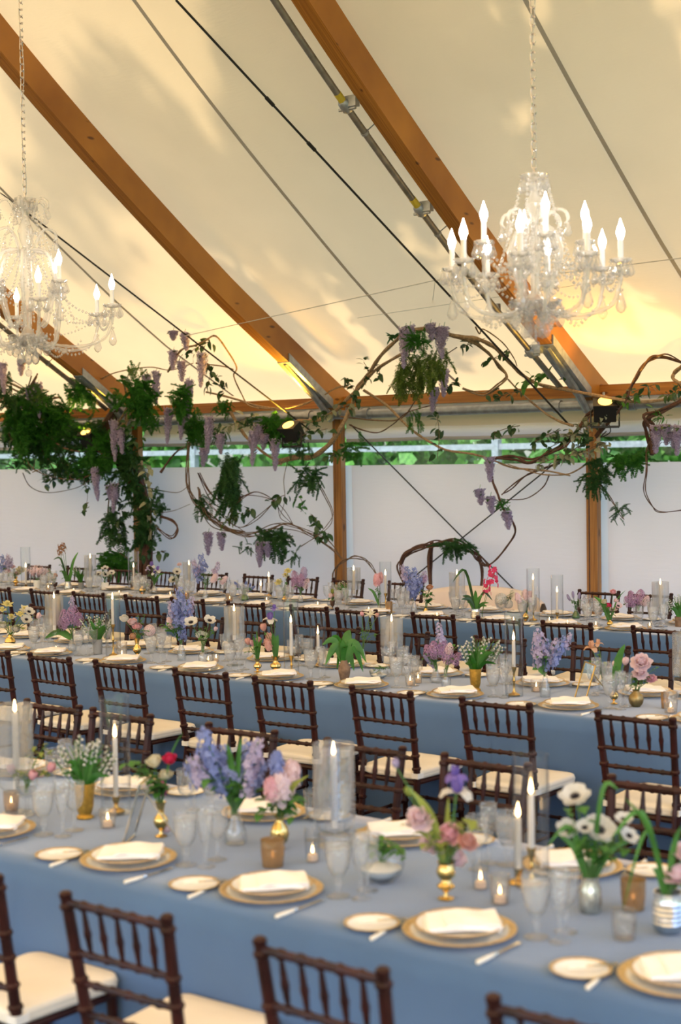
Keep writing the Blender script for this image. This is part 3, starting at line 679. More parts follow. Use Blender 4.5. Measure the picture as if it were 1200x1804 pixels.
def setting(x, y, face, tbl, side, glasses=True):
    B0 = T(x, y, TZ+.0035) @ RZ(0 if face > 0 else math.pi)
    def w(dx, dy, dz=0, rz=0): return B0 @ T(dx, dy, dz) @ RZ(rz)
    P = (x, y+.25*face)
    o = thing('charger_plate', '', 'plate', w(0, 0)); spawn(o, [('plate_body', PL['charger']), ('gold_rim', PL['chrim'])]); fl(o, 'beaded gold-rimmed charger plate, '+side+', by {a}', 'plate', 'charger', P)
    o = thing('dinner_plate', '', 'plate', w(0, 0, .0145)); spawn(o, [('plate_body', PL['dinner']), ('gold_rim', PL['dnrim'])]); fl(o, 'white dinner plate on charger, '+side+', by {a}', 'plate', 'dinner', P)
    o = ob('folded_napkin', PL['napkin%d' % rs.randrange(3)], None, w(.005, .006, .031, .62+rs.uniform(-.12, .12)) @ SCL(1.04)); fl(o, 'folded ivory napkin on plate, '+side+', by {a}', 'napkin', 'napkin', P)
    o = thing('bread_plate', '', 'plate', w(-.242, -.095)); spawn(o, [('plate_body', PL['bread']), ('gold_rim', PL['bdrim'])]); fl(o, 'gold-rimmed bread plate, '+side+', by {a}', 'plate', 'bread', P)
    o = thing('butter_spreader', '', 'knife', w(-.215, -.075, .0155, -.75)); spawn(o, [('handle', PL['bhandle']), ('blade', PL['bblade'])]); fl(o, 'butter spreader on bread plate, '+side+', by {a}', 'knife', 'spreader', P)
    o = thing('dinner_fork', '', 'fork', w(-.122-.062, -.13+.09, 0, .06)); o.matrix_local = w(-.178, -.10, 0, .10); spawn(o, [('handle', PL['handle']), ('tines', PL['tines'])]); fl(o, 'pearl-handled dinner fork, '+side+', by {a}', 'fork', 'fork', P)
    o = thing('table_knife', '', 'knife', w(.186, -.095, 0, -.04)); spawn(o, [('handle', PL['handle']), ('blade', PL['blade'])]); fl(o, 'pearl-handled table knife, '+side+', by {a}', 'knife', 'knife', P)
    if glasses:
        j = lambda s=.008: rs.uniform(-s, s)
        o = thing('water_goblet', '', 'glass', w(.198+j(), .088+j())); spawn(o, [('goblet_body', GL['goblet']), ('iced_water', GL['water'])]); fl(o, 'ribbed goblet of iced water, '+side+', by {a}', 'glass', 'goblet', P)
        o = ob('champagne_flute', GL['flute'], None, w(.268+j(), .10+j())); fl(o, 'cut-crystal champagne flute, '+side+', by {a}', 'glass', 'flute', P)
        o = ob('wine_glass', GL['wine'], None, w(.245+j(), .185+j())); fl(o, 'cut-crystal wine glass, '+side+', by {a}', 'glass', 'wine', P)
for x in (-4.308, -3.588, -2.952, -2.249, -1.568): setting(x, 3.53, 1, 'near', 'open side')
for x in (-5.05, -4.367, -3.627, -2.986, -2.294): setting(x, 4.30, -1, 'near', 'aisle side')
for px in ((15, 1145), (97, 1151), (212, 1166), (350, 1179), (484, 1194), (627, 1210), (792, 1227), (993, 1247), (1222, 1275)):
    setting(onz(px[0], px[1], TZ+.01).x, 7.08, 1, 'middle', 'aisle side')
for x in (-9.55, -8.94, -8.35, -7.72, -7.15, -6.41, -5.82, -5.05, -4.30, -3.62): setting(x, 7.70, -1, 'middle', 'wall side')
for x in (-12.85, -12.15, -11.45, -10.75, -10.14, -9.45, -8.88, -8.20, -7.51, -6.95, -6.28, -5.68, -5.11, -4.39): setting(x, 10.49, 1, 'far', 'aisle side')
for x in (-13.5, -12.8, -12.1, -11.4, -10.7, -10.05, -9.45, -8.86, -8.15, -7.35, -6.75, -6.05, -5.45, -4.85): setting(x, 11.11, -1, 'far', 'wall side')
# ------------------------------------------------------------------ candles
def flame_mesh():
    mb = MB(); mb.lathe([(0, 0), (.004, .003), (.0062, .009), (.0055, .018), (.0030, .030), (.001, .040), (0, .043)], 10); return mb.mesh('flame', M['flame'], sharp=0)
FLAME = flame_mesh(); WICK = MB().tube([(0, 0, 0), (0, 0, .012)], .0012, 5).mesh('wick', M['wick'])
def px_m(P, n): return n*depth(P)/FPX                         # pixels to metres at a point
def candle(P, z0, z1, r, wax='wax', name='taper_candle', tmpl='lit white taper candle, by {a}', kind='taper', lit=True, cat='candle', fs=1.0):
    h = z1-z0; o = thing(name, '', cat, T(P.x, P.y, z0))
    mb = MB(); mb.lathe([(0, 0), (r, 0), (r*.97, h*.5), (r*.92, h-.003), (r*.75, h), (r*.3, h-.002), (0, h-.003)], 12)
    ob('wax_body', mb.mesh('wax', M[wax]), o); w = ob('wick', WICK, o, T(0, 0, h-.003))
    if lit: ob('flame', FLAME, o, T(0, 0, h+.003) @ SCL(fs*1.2))
    later(o, tmpl, cat, kind, P); return o
def side_of(P):
    return 'near table' if P.y < 5 else ('middle table' if P.y < 8.5 else 'table by the wall')
def stick_mesh(h, mat):
    s = h; mb = MB(); mb.lathe([(0, 0), (.034, 0), (.035, .004), (.026, .010), (.012, .016), (.008, .024), (.0055, .04), (.0055, s*.45), (.010, s*.5), (.0055, s*.56), (.0055, s-.035), (.009, s-.028), (.014, s-.014), (.016, s), (.010, s), (.010, s-.012), (0, s-.012)], 16)
    return mb.mesh('candlestick', M[mat])
def cyl_mesh(r, h, mat='glass', n=28):
    mb = MB(); mb.lathe([(0, .004), (r-.0025, .004), (r-.0025, h), (r, h+.001), (r, .0), (0, 0)], n); return mb.mesh('glass cylinder', M[mat])
def taper(bx, by, ytop_stick, ytop_candle, cyl=None, mat='brass', dz=0):
    P = onz(bx, by, TZ+.003); s = side_of(P)
    hs = max(.03, onplane(bx, ytop_stick, P).z-P.z); zc = onplane(bx, ytop_candle, P).z
    o = ob('candlestick', stick_mesh(hs, mat), None, T(P.x, P.y, TZ+.0035+(.0045 if cyl else 0))); later(o, 'slim brass candlestick by {a}', 'candlestick', 'candlestick', P)
    candle(P, TZ+hs-.004+(.0045 if cyl else 0), zc, .0105, tmpl='lit white taper candle by {a}')
    if cyl:
        x0, x1, yt = cyl; r = max(px_m(P, (x1-x0)/2), .04); h = onplane((x0+x1)/2, yt, P).z-P.z
        o = ob('glass_cylinder', cyl_mesh(r, h), None, T(P.x, P.y, TZ+.0035)); later(o, 'clear glass cylinder around taper, by {a}', 'candle shade', 'cylinder', P)
def hurricane(bx, by, x0, x1, ytop, ybowl, xc, yctop):
    P = onz(bx, by, TZ+.003); s = side_of(P); r = px_m(P, (x1-x0)/2); zb = max(.045, onplane(bx, ybowl, P).z-P.z); zt = onplane(bx, ytop, P).z-P.z
    o = thing('hurricane_vase', '', 'candle holder', T(P.x, P.y, TZ+.0035)); mb = MB(); f = r*.85
    mb.lathe([(0, 0), (f, 0), (f, .004), (f*.45, .010), (.012, .018), (.010, zb*.5), (.016, zb-.012), (r*.7, zb), (r*.97, zb+.02), (r, zb+.05)], 24)
    ob('foot', mb.mesh('hurricane foot', M['glass']), o)
    mb = MB(); mb.lathe([(r, zb+.05), (r, zt)], 40); ob('etched_sleeve', mb.mesh('hurricane sleeve', M['etched']), o)
    later(o, 'herringbone-etched hurricane vase, by {a}', 'candle holder', 'hurricane', P)
    zc = onplane(xc, yctop, P).z
    candle(P, TZ+.0035+zb+.008, zc, .0125, tmpl='white candle in etched hurricane, by {a}', kind='hcandle', name='pillar_candle')
TEA = None
def votive(bx, by, w, h, kind='votiveg', lit=True):
    P = onz(bx, by, TZ+.003); s = side_of(P); r = px_m(P, w/2); hh = px_m(P, h)
    words = {'votiveg': 'clear cut-glass votive cup', 'smokeg': 'smoky grey votive cup', 'goldg': 'golden mercury-glass votive cup', 'glass': 'plain clear votive glass'}[kind]
    mb = MB(); mb.lathe([(0, .005), (r*.80, .006), (r*.93, hh*.5), (r*.96, hh), (r, hh), (r*.97, hh*.5), (r*.86, .001), (0, 0)], 24, None, (lambda a, z: 1+.02*math.cos(14*a)) if kind == 'votiveg' else None)
    o = ob('votive_cup', mb.mesh('votive', M[kind]), None, T(P.x, P.y, TZ+.0035)); later(o, words+' with tealight, by {a}' if lit else 'empty '+words+', by {a}', 'candle holder', 'votive'+kind, P)
    if lit:
        hw = min(.022, hh*.4)
        candle(P, TZ+.0085, TZ+.0085+hw, min(.018, r*.72), 'twax', 'tealight', 'lit tealight in '+words+', by {a}', 'tea'+kind, True, 'candle', .55)

# ------------------------------------------------------------------ flowers: shared bloom meshes (unit size, facing +Z)
def petal_grid(L, Wd, a0, a1, cup, ruf, rg, nu=4, nt_=4, point=.0, base=.25):
    vs, fs = [], []; r, z = 0.05, 0.0; path = [(r, z)]
    for k in range(1, nt_+1):
        a = math.radians(a0+(a1-a0)*(k-.5)/nt_); r += L/nt_*math.sin(a); z += L/nt_*math.cos(a); path.append((r, z))
    for k, (r, z) in enumerate(path):
        t = k/nt_; w = Wd*(base+(1-base)*math.sin(math.pi*min(1, t*.72+.08))**.8)*(1-point*t**2)
        if t == 1: w *= .72*(1-point)
        for i in range(nu+1):
            u = i/nu*2-1; rr = r-cup*u*u*w; zz = z+cup*.5*u*u*w+ruf*rg.uniform(-1, 1)*t
            vs.append((u*w, rr+ruf*rg.uniform(-1, 1)*t, zz))
    n = nu+1
    for k in range(nt_):
        for i in range(nu): fs.append((k*n+i, k*n+i+1, (k+1)*n+i+1, (k+1)*n+i))
    return vs, fs
def ring(mb, n, L, Wd, a0, a1, cup, ruf, rg, ph=0, z=0, **k):
    for i in range(n):
        q = 2*math.pi*(i+rg.uniform(-.12, .12))/n+ph
        mb.add(*petal_grid(L*rg.uniform(.9, 1.08), Wd, a0+rg.uniform(-6, 6), a1+rg.uniform(-8, 8), cup, ruf, rg, **k), T(0, 0, z) @ RZ(q))
_BL = {}
def bloom(kind, col, var=0):
    key = (kind, col, var)
    if key in _BL: return _BL[key]
    rg = random.Random(hash((kind, var)) & 0xffff if False else sum(map(ord, kind))*31+var); mb = MB(); extra = None
    if kind == 'peony':
        ring(mb, 8, .98, .46, 95, 55, .35, .05, rg); ring(mb, 8, .92, .42, 70, 15, .4, .05, rg, .4); ring(mb, 8, .85, .36, 45, -15, .45, .05, rg, .1); ring(mb, 7, .75, .28, 22, -30, .45, .05, rg, .6); ring(mb, 5, .55, .2, 8, -35, .4, .05, rg, .2)
    elif kind == 'ranunculus':
        for k, (a0, a1, L, n) in enumerate([(100, 10, 1.05, 7), (85, -15, 1.05, 7), (68, -35, 1.0, 7), (50, -45, .92, 6), (32, -50, .8, 6), (15, -50, .62, 5)]): ring(mb, n, L, .48-.05*k, a0, a1, .45, .02, rg, k*.5)
    elif kind == 'anemone':
        ring(mb, 6, 1.0, .46, 82, 58, .12, .03, rg); ring(mb, 5, .92, .42, 74, 50, .12, .03, rg, .5, .03)
        e = MB(); e.lathe([(0, .24), (.12, .22), (.20, .14), (.20, .06), (0, .05)], 10)
        for i in range(22): a = i*.2856; e.tube([(.15*math.cos(a), .15*math.sin(a), .1), (.34*math.cos(a), .34*math.sin(a), .18)], .022, 4)
        extra = e.mesh('anemone centre', M['black'])
    elif kind == 'tulip': ring(mb, 3, 1.5, .52, 62, -28, .5, .02, rg); ring(mb, 3, 1.45, .5, 52, -26, .5, .02, rg, 1.05)
    elif kind == 'daffodil':
        ring(mb, 6, 1.0, .34, 88, 70, .1, .03, rg, point=.6)
        e = MB(); e.lathe([(.12, 0), (.24, .1), (.28, .35), (.30, .5), (.40, .58), (.36, .56), (.26, .48), (.2, .1), (0, .05)], 14, None, lambda a, z: 1+(.08*math.sin(a*9) if z > .45 else 0)); extra = e.mesh('daffodil trumpet', M['yellow'])
    elif kind == 'iris':
        ring(mb, 3, 1.25, .42, 40, 165, .1, .06, rg, 0)
        e = MB(); ring(e, 3, 1.15, .40, 35, -40, .3, .06, rg, 1.05); extra = e.mesh('iris standards', M['purple' if col == 'white' else col])
    elif kind == 'lily': ring(mb, 6, 1.15, .24, 45, 115, .1, .03, rg, point=.75)
    elif kind in ('delphinium', 'lilac', 'stock', 'wisteria', 'muscari', 'hydrangea', 'orchid', 'foam'):
        N, fs_ = {'delphinium': (34, .15), 'lilac': (230, .056), 'stock': (64, .125), 'wisteria': (130, .075), 'muscari': (46, .10), 'hydrangea': (110, .16), 'orchid': (14, .085), 'foam': (130, .07)}[kind]
        for i in range(N):
            t = (i+.5)/N; a = i*2.39996
            if kind == 'delphinium': z = t*1.0+rg.uniform(-.03, .03); r = .25*(1-.6*t)*rg.uniform(.25, 1.4); p = Vector((r*math.cos(a), r*math.sin(a), z)); nrm = Vector((math.cos(a)+rg.uniform(-.5, .5), math.sin(a)+rg.uniform(-.5, .5), .25+rg.uniform(-.4, .4))); s = fs_*(1-.5*t)*rg.uniform(.6, 1.25)
            elif kind == 'lilac':
                z = t; r = .42*math.sqrt(rg.random())*math.sin(math.pi*min(1, .18+.8*t))**.7; p = Vector((r*math.cos(a), r*math.sin(a), z)); nrm = Vector((p.x, p.y, .3*(z-.2))).normalized(); s = fs_
            elif kind == 'stock': z = t; r = .30*math.sin(math.pi*(.15+.75*t))**.6*rg.uniform(.6, 1.15); p = Vector((r*math.cos(a), r*math.sin(a), z)); nrm = Vector((math.cos(a), math.sin(a), .3)); s = fs_
            elif kind == 'wisteria': z = -t; r = .115*(1-t)**.4*rg.uniform(.3, 1.35); p = Vector((r*math.cos(a), r*math.sin(a), z)); nrm = Vector((math.cos(a), math.sin(a), -.4)); s = fs_*(1.1-.6*t)
            elif kind == 'muscari': z = .3+.7*t; r = .13*math.sin(math.pi*(.1+.85*t)); p = Vector((r*math.cos(a), r*math.sin(a), z)); nrm = Vector((math.cos(a), math.sin(a), -.2)); s = fs_
            elif kind == 'orchid': z = .45+.55*t; r = .16*(1-t*.5); p = Vector((r*math.cos(a)+.1*t, r*math.sin(a), z)); nrm = Vector((math.cos(a), math.sin(a), .2)); s = fs_
            elif kind == 'foam': z = .2+.8*t; r = .5*math.sqrt(rg.random())*t; p = Vector((r*math.cos(a), r*math.sin(a), z)); nrm = Vector((p.x, p.y, .4)); s = fs_
            else:
                zz = 1-1.5*t; rr = math.sqrt(max(0, 1-zz*zz)); p = Vector((rr*math.cos(a), rr*math.sin(a), zz))*.9; nrm = p.normalized(); s = fs_
            q = AIM(nrm, rg.uniform(0, 6.28)); npet = 4 if kind in ('lilac', 'wisteria', 'muscari', 'foam') else 5
            for k in range(npet):
                b = 2*math.pi*k/npet; c, d = math.cos(b), math.sin(b); w = .42
                vs = [(0, 0, 0), (s*(.6*c-w*d), s*(.6*d+w*c), s*.22), (s*1.05*c, s*1.05*d, s*.12), (s*(.6*c+w*d), s*(.6*d-w*c), s*.22)]
                mb.add(vs, [(0, 3, 2, 1)], Matrix.Translation(p) @ q)
    elif kind == 'valley':                                      # lily of the valley: arched stem with little bells
        e = MB(); pts = [Vector((.16*t*t, 0, t)) for t in [i/8 for i in range(9)]]; e.tube(pts, .012, 4)
        for i in range(8):
            t = .42+.58*i/7; s = 1 if i % 2 else -1; p = Vector((.16*t*t+.05, s*.06, t-.03))
            mb.lathe([(0, .045), (.03, .035), (.042, 0), (.05, -.03), (.03, -.025), (0, .02)], 6, T(*p) @ RX(s*.4)); e.tube([(.16*t*t, 0, t), (p.x, p.y, p.z+.04)], .006, 3)
        extra = e.mesh('valley stem', M['stem'])
    _BL[key] = (mb.mesh(kind+' bloom', M[col], sharp=0), extra); return _BL[key]
def leaf_v(L, Wd, bend=.25, fold=.12, n=6, tip=1.0):
    vs, fs = [], []
    for i in range(n+1):
        t = i/n; w = Wd*math.sin(math.pi*t**.75)**.85*.5 if 0 < t < 1 else .001
        y = L*t*math.cos(bend*t); z = -L*t*math.sin(bend*t)
        vs += [(-w, y, z+fold*w), (0, y, z), (w, y, z+fold*w)]
        if i: o = 3*(i-1); fs += [(o, o+1, o+4, o+3), (o+1, o+2, o+5, o+4)]
    return vs, fs
_LF = {}
def leaf_mesh(L, Wd, bend, mat):
    k = (round(L, 2), round(Wd, 2), round(bend, 1), mat)
    if k not in _LF: _LF[k] = MB().add(*leaf_v(L, Wd, bend)).mesh('leaf', M[mat], sharp=0)
    return _LF[k]
FN = {'peony': 'peony', 'ranunculus': 'ranunculus', 'anemone': 'anemone', 'tulip': 'tulip', 'daffodil': 'daffodil', 'iris': 'iris', 'lily': 'lily', 'delphinium': 'delphinium', 'lilac': 'lilac', 'stock': 'stock_flower', 'muscari': 'grape_hyacinth', 'hydrangea': 'hydrangea', 'orchid': 'orchid', 'valley': 'lily_of_the_valley', 'foam': 'filler_sprig'}
SPIKE = {'delphinium', 'lilac', 'stock', 'muscari', 'orchid', 'valley', 'foam'}
CN = {'blue': 'blue', 'lilac': 'mauve', 'white': 'white', 'cream': 'cream', 'pink': 'pink', 'palepink': 'pale pink', 'magenta': 'magenta', 'red': 'crimson', 'peach': 'peach', 'yellow': 'yellow', 'purple': 'purple', 'rust': 'rust-brown', 'coral': 'coral', 'leafy': 'yellow-green', 'wisteria': 'lilac-blue'}
rf = random.Random(77); FCOUNT = {}
def flower(kind, col, base, tip, size, where, up=None, var=None):
    """base: vase mouth, tip: bloom centre (or spike foot..top mid), size: radius or spike length in m"""
    base, tip = Vector(base), Vector(tip); me, ex = bloom(kind, col, rf.randrange(3) if var is None else var)
    d = tip-base; d = d.normalized() if d.length > 1e-5 else Vector((0, 0, 1))
    lab = f'{CN[col]} {FN[kind].replace("_", " ")} {"spike " if kind in ("delphinium", "stock") else ""}in {where}'
    o = thing(FN[kind], lab, 'flower', Matrix.Translation(base)); FCOUNT.setdefault(lab, []).append(o)
    if kind in SPIKE:
        ax = (d+Vector((0, 0, .7))).normalized() if up is None else Vector(up).normalized()
        foot = tip-ax*size*.5; B = Matrix.Translation(foot-base) @ AIM(ax, rf.uniform(0, 6.28)) @ SCL(size)
        end = foot+ax*size*.9
    else:
        view = (CO-tip); view.z *= .4; view.normalize()
        ax = (view*.75+Vector((0, 0, .75))+d*.35+Vector((rf.uniform(-.35, .35), rf.uniform(-.35, .35), 0))).normalized() if up is None else Vector(up).normalized()
        if kind in ('tulip',): ax = (d+Vector((0, 0, 1.0))+view*.15).normalized()
        if kind == 'iris': ax = (Vector((0, 0, 1))+view*.2).normalized()
        foot = tip-ax*size*(.35 if kind not in ('tulip',) else .7); B = Matrix.Translation(foot-base) @ AIM(ax, rf.uniform(0, 6.28)) @ SCL(size); end = foot
    b = ob('bloom', me, o, B)
    if ex: ob('bloom_centre' if kind != 'valley' else 'flower_stalk', ex, o, B)
    sag = Vector((0, 0, .03)); mid = (base+end)/2+Vector((0, 0, .12*(end-base).length))*(.5 if kind in SPIKE else 1)
    start = base-Vector((0, 0, .045))
    ob('stem', MB().tube([p-base for p in spline([start, base, mid*.5+(base+end)*.25, end], 4)], .0022 if size > .02 else .0016, 5).mesh('flower stem', M['stem']), o)
    return o
BUNCH = {}
def leaf(base, tip, wd, mat, where, bend=.5, name='leaf', arch=0.0):
    base, tip = Vector(base), Vector(tip); d = tip-base; L = d.length
    pts = spline([base-Vector((0, 0, .03)), base+d*.45+Vector((0, 0, L*(.18+arch))), tip], 5)
    view = (Quaternion(d.normalized(), rf.uniform(-1.0, 1.0)) @ (CO-base).normalized()); vs, fs = [], []
    for i, p in enumerate(pts):
        t = i/(len(pts)-1); tn = (pts[min(i+1, len(pts)-1)]-pts[max(i-1, 0)]).normalized(); s = tn.cross(view).normalized()
        w = wd*.5*(math.sin(math.pi*(.12+.88*t)**.9)+.05)
        if i == len(pts)-1: w = .0005
        up = s.cross(tn)*w*.25
        vs += [p-base-s*w-up, p-base, p-base+s*w-up]
        if i: q = 3*(i-1); fs += [(q, q+1, q+4, q+3), (q+1, q+2, q+5, q+4)]
    if where not in BUNCH: BUNCH[where] = thing('leaf_bunch', f'bunch of long green leaves in {where}', 'foliage', Matrix.Translation(base))
    b0 = BUNCH[where]; return ob(name, MB().add(vs, fs).mesh('blade', M[mat], sharp=0), b0, Matrix.Translation(base-b0.location))
def greens(base, spots, where, lw=.03, mat='leaf', n=5):
    """a spray of small leaves reaching each spot"""
    for s in spots:
        base, s = Vector(base), Vector(s); lab = f'leafy green sprig in {where}'; o = thing('leaf_sprig', lab, 'foliage', Matrix.Translation(base)); FCOUNT.setdefault(lab, []).append(o)
        pts = spline([Vector((0, 0, -.03)), (s-base)*.5+Vector((0, 0, .02)), s-base], 5); ob('stem', MB().tube(pts, .0016, 4).mesh('sprig stem', M['stem']), o)
        for k in range(n):
            t = .35+.65*(k+1)/n; p = pts[min(len(pts)-1, int(t*(len(pts)-1)))]; a = k*2.4+rf.uniform(-.4, .4)
            ob('leaf', leaf_mesh(.03, .018, .4, mat), o, Matrix.Translation(p) @ RZ(a) @ RX(rf.uniform(-.2, .7)) @ SCL(lw/.03*rf.uniform(.75, 1.2)))

# ------------------------------------------------------------------ vases (unit width 1 = radius .5, unit height)
VP = {
 'urn': ([(0, 0), (.42, 0), (.42, .03), (.16, .08), (.10, .16), (.16, .20), (.40, .30), (.50, .42), (.46, .54), (.26, .64), (.22, .70), (.26, .86), (.40, 1.0), (.36, 1.0), (.20, .72), (0, .66)], 'gold'),
 'double': ([(0, 0), (.42, 0), (.42, .03), (.14, .07), (.10, .18), (.16, .22), (.46, .32), (.46, .37), (.30, .44), (.26, .52), (.44, .64), (.50, .74), (.42, .86), (.36, .94), (.44, 1.0), (.38, 1.0), (.30, .9), (0, .6)], 'gold'),
 'ball': ([(0, 0), (.25, 0), (.28, .03), (.44, .20), (.50, .45), (.42, .70), (.22, .85), (.20, .92), (.26, 1.0), (.22, 1.0), (.17, .9), (0, .8)], 'bronze'),
 'goldball': ([(0, 0), (.3, 0), (.3, .04), (.15, .09), (.42, .25), (.5, .45), (.42, .66), (.2, .82), (.18, .9), (.28, 1.0), (.24, 1.0), (.15, .88), (0, .8)], 'gold'),
 'tumbler': ([(0, 0), (.42, 0), (.43, .05), (.30, .11), (.36, .2), (.42, .35), (.46, .7), (.50, 1.0), (.46, 1.0), (.42, .7), (.36, .3), (0, .18)], 'amber'),
 'bud': ([(0, 0), (.40, 0), (.48, .06), (.50, .18), (.42, .36), (.24, .58), (.18, .72), (.22, .88), (.36, 1.0), (.33, 1.0), (.19, .88), (.15, .72), (.2, .58), (.38, .36), (.45, .18), (.4, .04), (0, .03)], 'glass'),
 'bottle': ([(0, 0), (.46, 0), (.5, .04), (.5, .52), (.40, .62), (.22, .70), (.2, .9), (.27, 1.0), (.23, 1.0), (.16, .9), (.18, .71), (.37, .6), (.46, .5), (.44, .04), (0, .03)], 'glass'),
 'mercury': ([(0, 0), (.42, 0), (.46, .05), (.5, .30), (.46, .66), (.36, .84), (.38, 1.0), (.33, 1.0), (.32, .84), (.4, .6), (0, .5)], 'mercury'),
 'ribbed': ([(0, 0), (.36, 0), (.44, .08), (.5, .25), (.47, .30), (.5, .36), (.47, .42), (.5, .48), (.46, .54), (.49, .60), (.45, .66), (.47, .72), (.43, .78), (.44, 1.0), (.40, 1.0), (.39, .7), (0, .6)], 'silverv'),
 'wood': ([(0, 0), (.30, 0), (.34, .05), (.46, .35), (.5, .52), (.42, .70), (.28, .9), (.26, 1.0), (.2, 1.0), (.2, .9), (0, .8)], 'woodvase'),
 'compote': ([(0, 0), (.36, 0), (.36, .03), (.1, .08), (.07, .35), (.1, .45), (.35, .55), (.5, .8), (.5, 1.0), (.47, 1.0), (.46, .8), (.3, .58), (0, .5)], 'glass'),
 'pot': ([(0, 0), (.42, 0), (.45, .02), (.5, 1.0), (.45, 1.0), (.42, .7), (0, .7)], 'greypot'),
 'darkcup': ([(0, 0), (.3, 0), (.3, .05), (.1, .12), (.1, .3), (.35, .5), (.5, 1.0), (.45, 1.0), (.3, .55), (0, .4)], 'darkglass'),
 'bowl': ([(0, 0), (.28, 0), (.30, .08), (.44, .35), (.5, .7), (.49, 1.0), (.47, 1.0), (.47, .7), (.4, .36), (.24, .12), (0, .1)], 'glass'),
}
def vase(kind, bx, by, w, h, short, vlabel, mat=None, fill=None):
    P = onz(bx, by, TZ+.003); r, hh = px_m(P, w), px_m(P, h)
    pr, mt = VP[kind]; mb = MB()
    wob = (lambda a, z: 1+.03*math.cos(6*a)) if kind == 'wood' else ((lambda a, z: 1+.02*math.cos(16*a)) if kind in ('tumbler', 'bud') else None)
    mb.lathe([(a*r, b*hh) for a, b in pr], 24, None, wob); me = mb.mesh(kind+' vase', M[mat or mt])
    if kind in ('bud', 'bottle', 'compote', 'bowl') or fill:
        o = thing('flower_vase', vlabel, 'vase', T(P.x, P.y, TZ+.0035)); ob('vase_body', me, o)
        a, b = {'bud': (.40, .42), 'bottle': (.43, .45), 'compote': (.42, .85), 'bowl': (.42, .5)}.get(kind, (.3, .5))
        wm = MB()
        if kind == 'compote': wm.lathe([(0, .56*hh), (.30*r, .60*hh), (a*r, .8*hh), (0, .81*hh)], 16)
        elif kind == 'bowl': wm.lathe([(0, .12*hh), (.22*r, .14*hh), (.38*r, .36*hh), (.43*r, .55*hh), (.30*r, .66*hh), (.12*r, .78*hh), (0, .80*hh)], 16)
        else: wm.lathe([(0, .04*hh), (.38*r, .06*hh), (.43*r, .18*hh), (.34*r, .38*hh), (.16*r, .62*hh), (0, .63*hh)], 16)
        ob('contents', wm.mesh('vase contents', M[fill or 'water']), o)
    else: o = tag(ob('flower_vase', me, None, T(P.x, P.y, TZ+.0035)), vlabel, 'vase')
    anchor(P, short); return P, P+Vector((0, 0, hh*.97))
def arr(kind, bx, by, w, h, short, vlabel, flowers=(), leaves=(), sprigs=(), mat=None, fill=None, leafmat='leaf', lw=.028):
    """flowers: (kind, colour, px, py, size px); leaves: (px, py, width px); sprigs: (px, py)"""
    P, top = vase(kind, bx, by, w, h, short, vlabel, mat, fill)
    for f in flowers:
        k, c, x, y, s = f[:5]; off = rf.uniform(-.045, .045); tip = onplane(x, y, P, off)
        b = top+Vector((rf.uniform(-1, 1), rf.uniform(-1, 1), 0))*px_m(P, w)*.10
        flower(k, c, b, tip, px_m(P, s), short)
    for l in leaves:
        tip = onplane(l[0], l[1], P, rf.uniform(-.04, .04)); leaf(top, tip, px_m(P, l[2]), l[3] if len(l) > 3 else leafmat, short, arch=l[4] if len(l) > 4 else 0)
    extra = []
    if flowers and kind not in ('bowl',):
        cx = sum(f[2] for f in flowers)/len(flowers); cy = sum(f[3] for f in flowers)/len(flowers); sp = max(4, (max(f[2] for f in flowers)-min(f[2] for f in flowers))*.55)
        extra = [onplane(cx+rf.uniform(-1, 1)*sp, by-h+(cy-by+h)*rf.uniform(.25, .85), P, rf.uniform(-.06, .06)) for _ in range(5)]
    greens(top, [onplane(x, y, P, rf.uniform(-.05, .05)) for x, y in sprigs]+extra, short, lw, leafmat)
    return P, top
def valley(bx, by, w, h, kind, short, vlabel, cx, cy, rx, ry, n=9, mat=None):
    P, top = vase(kind, bx, by, w, h, short, vlabel, mat)
    for i in range(2*n):
        a = -1.15+2.3*i/(2*n-1); x = cx+rx*math.sin(a)*1.0; y = cy-ry*math.cos(a)*.8+rf.uniform(-.1, .1)*ry
        leaf(top, onplane(x+rf.uniform(-.1, .1)*rx, y+ry*rf.uniform(-.15, .45), P, rf.uniform(-.05, .05)), px_m(P, rx*rf.uniform(.22, .34)), rf.choice(('leaf', 'leaf', 'fern')), short)
    for i in range(n+2):
        a = -1.2+2.4*i/(n+1); x = cx+rx*math.sin(a)*.95+rf.uniform(-2, 2); y = cy-ry*math.cos(a)*.62+rf.uniform(-.12, .12)*ry
        flower('valley', 'white', top, onplane(x, y, P, rf.uniform(-.03, .06)), px_m(P, ry*1.0), short)
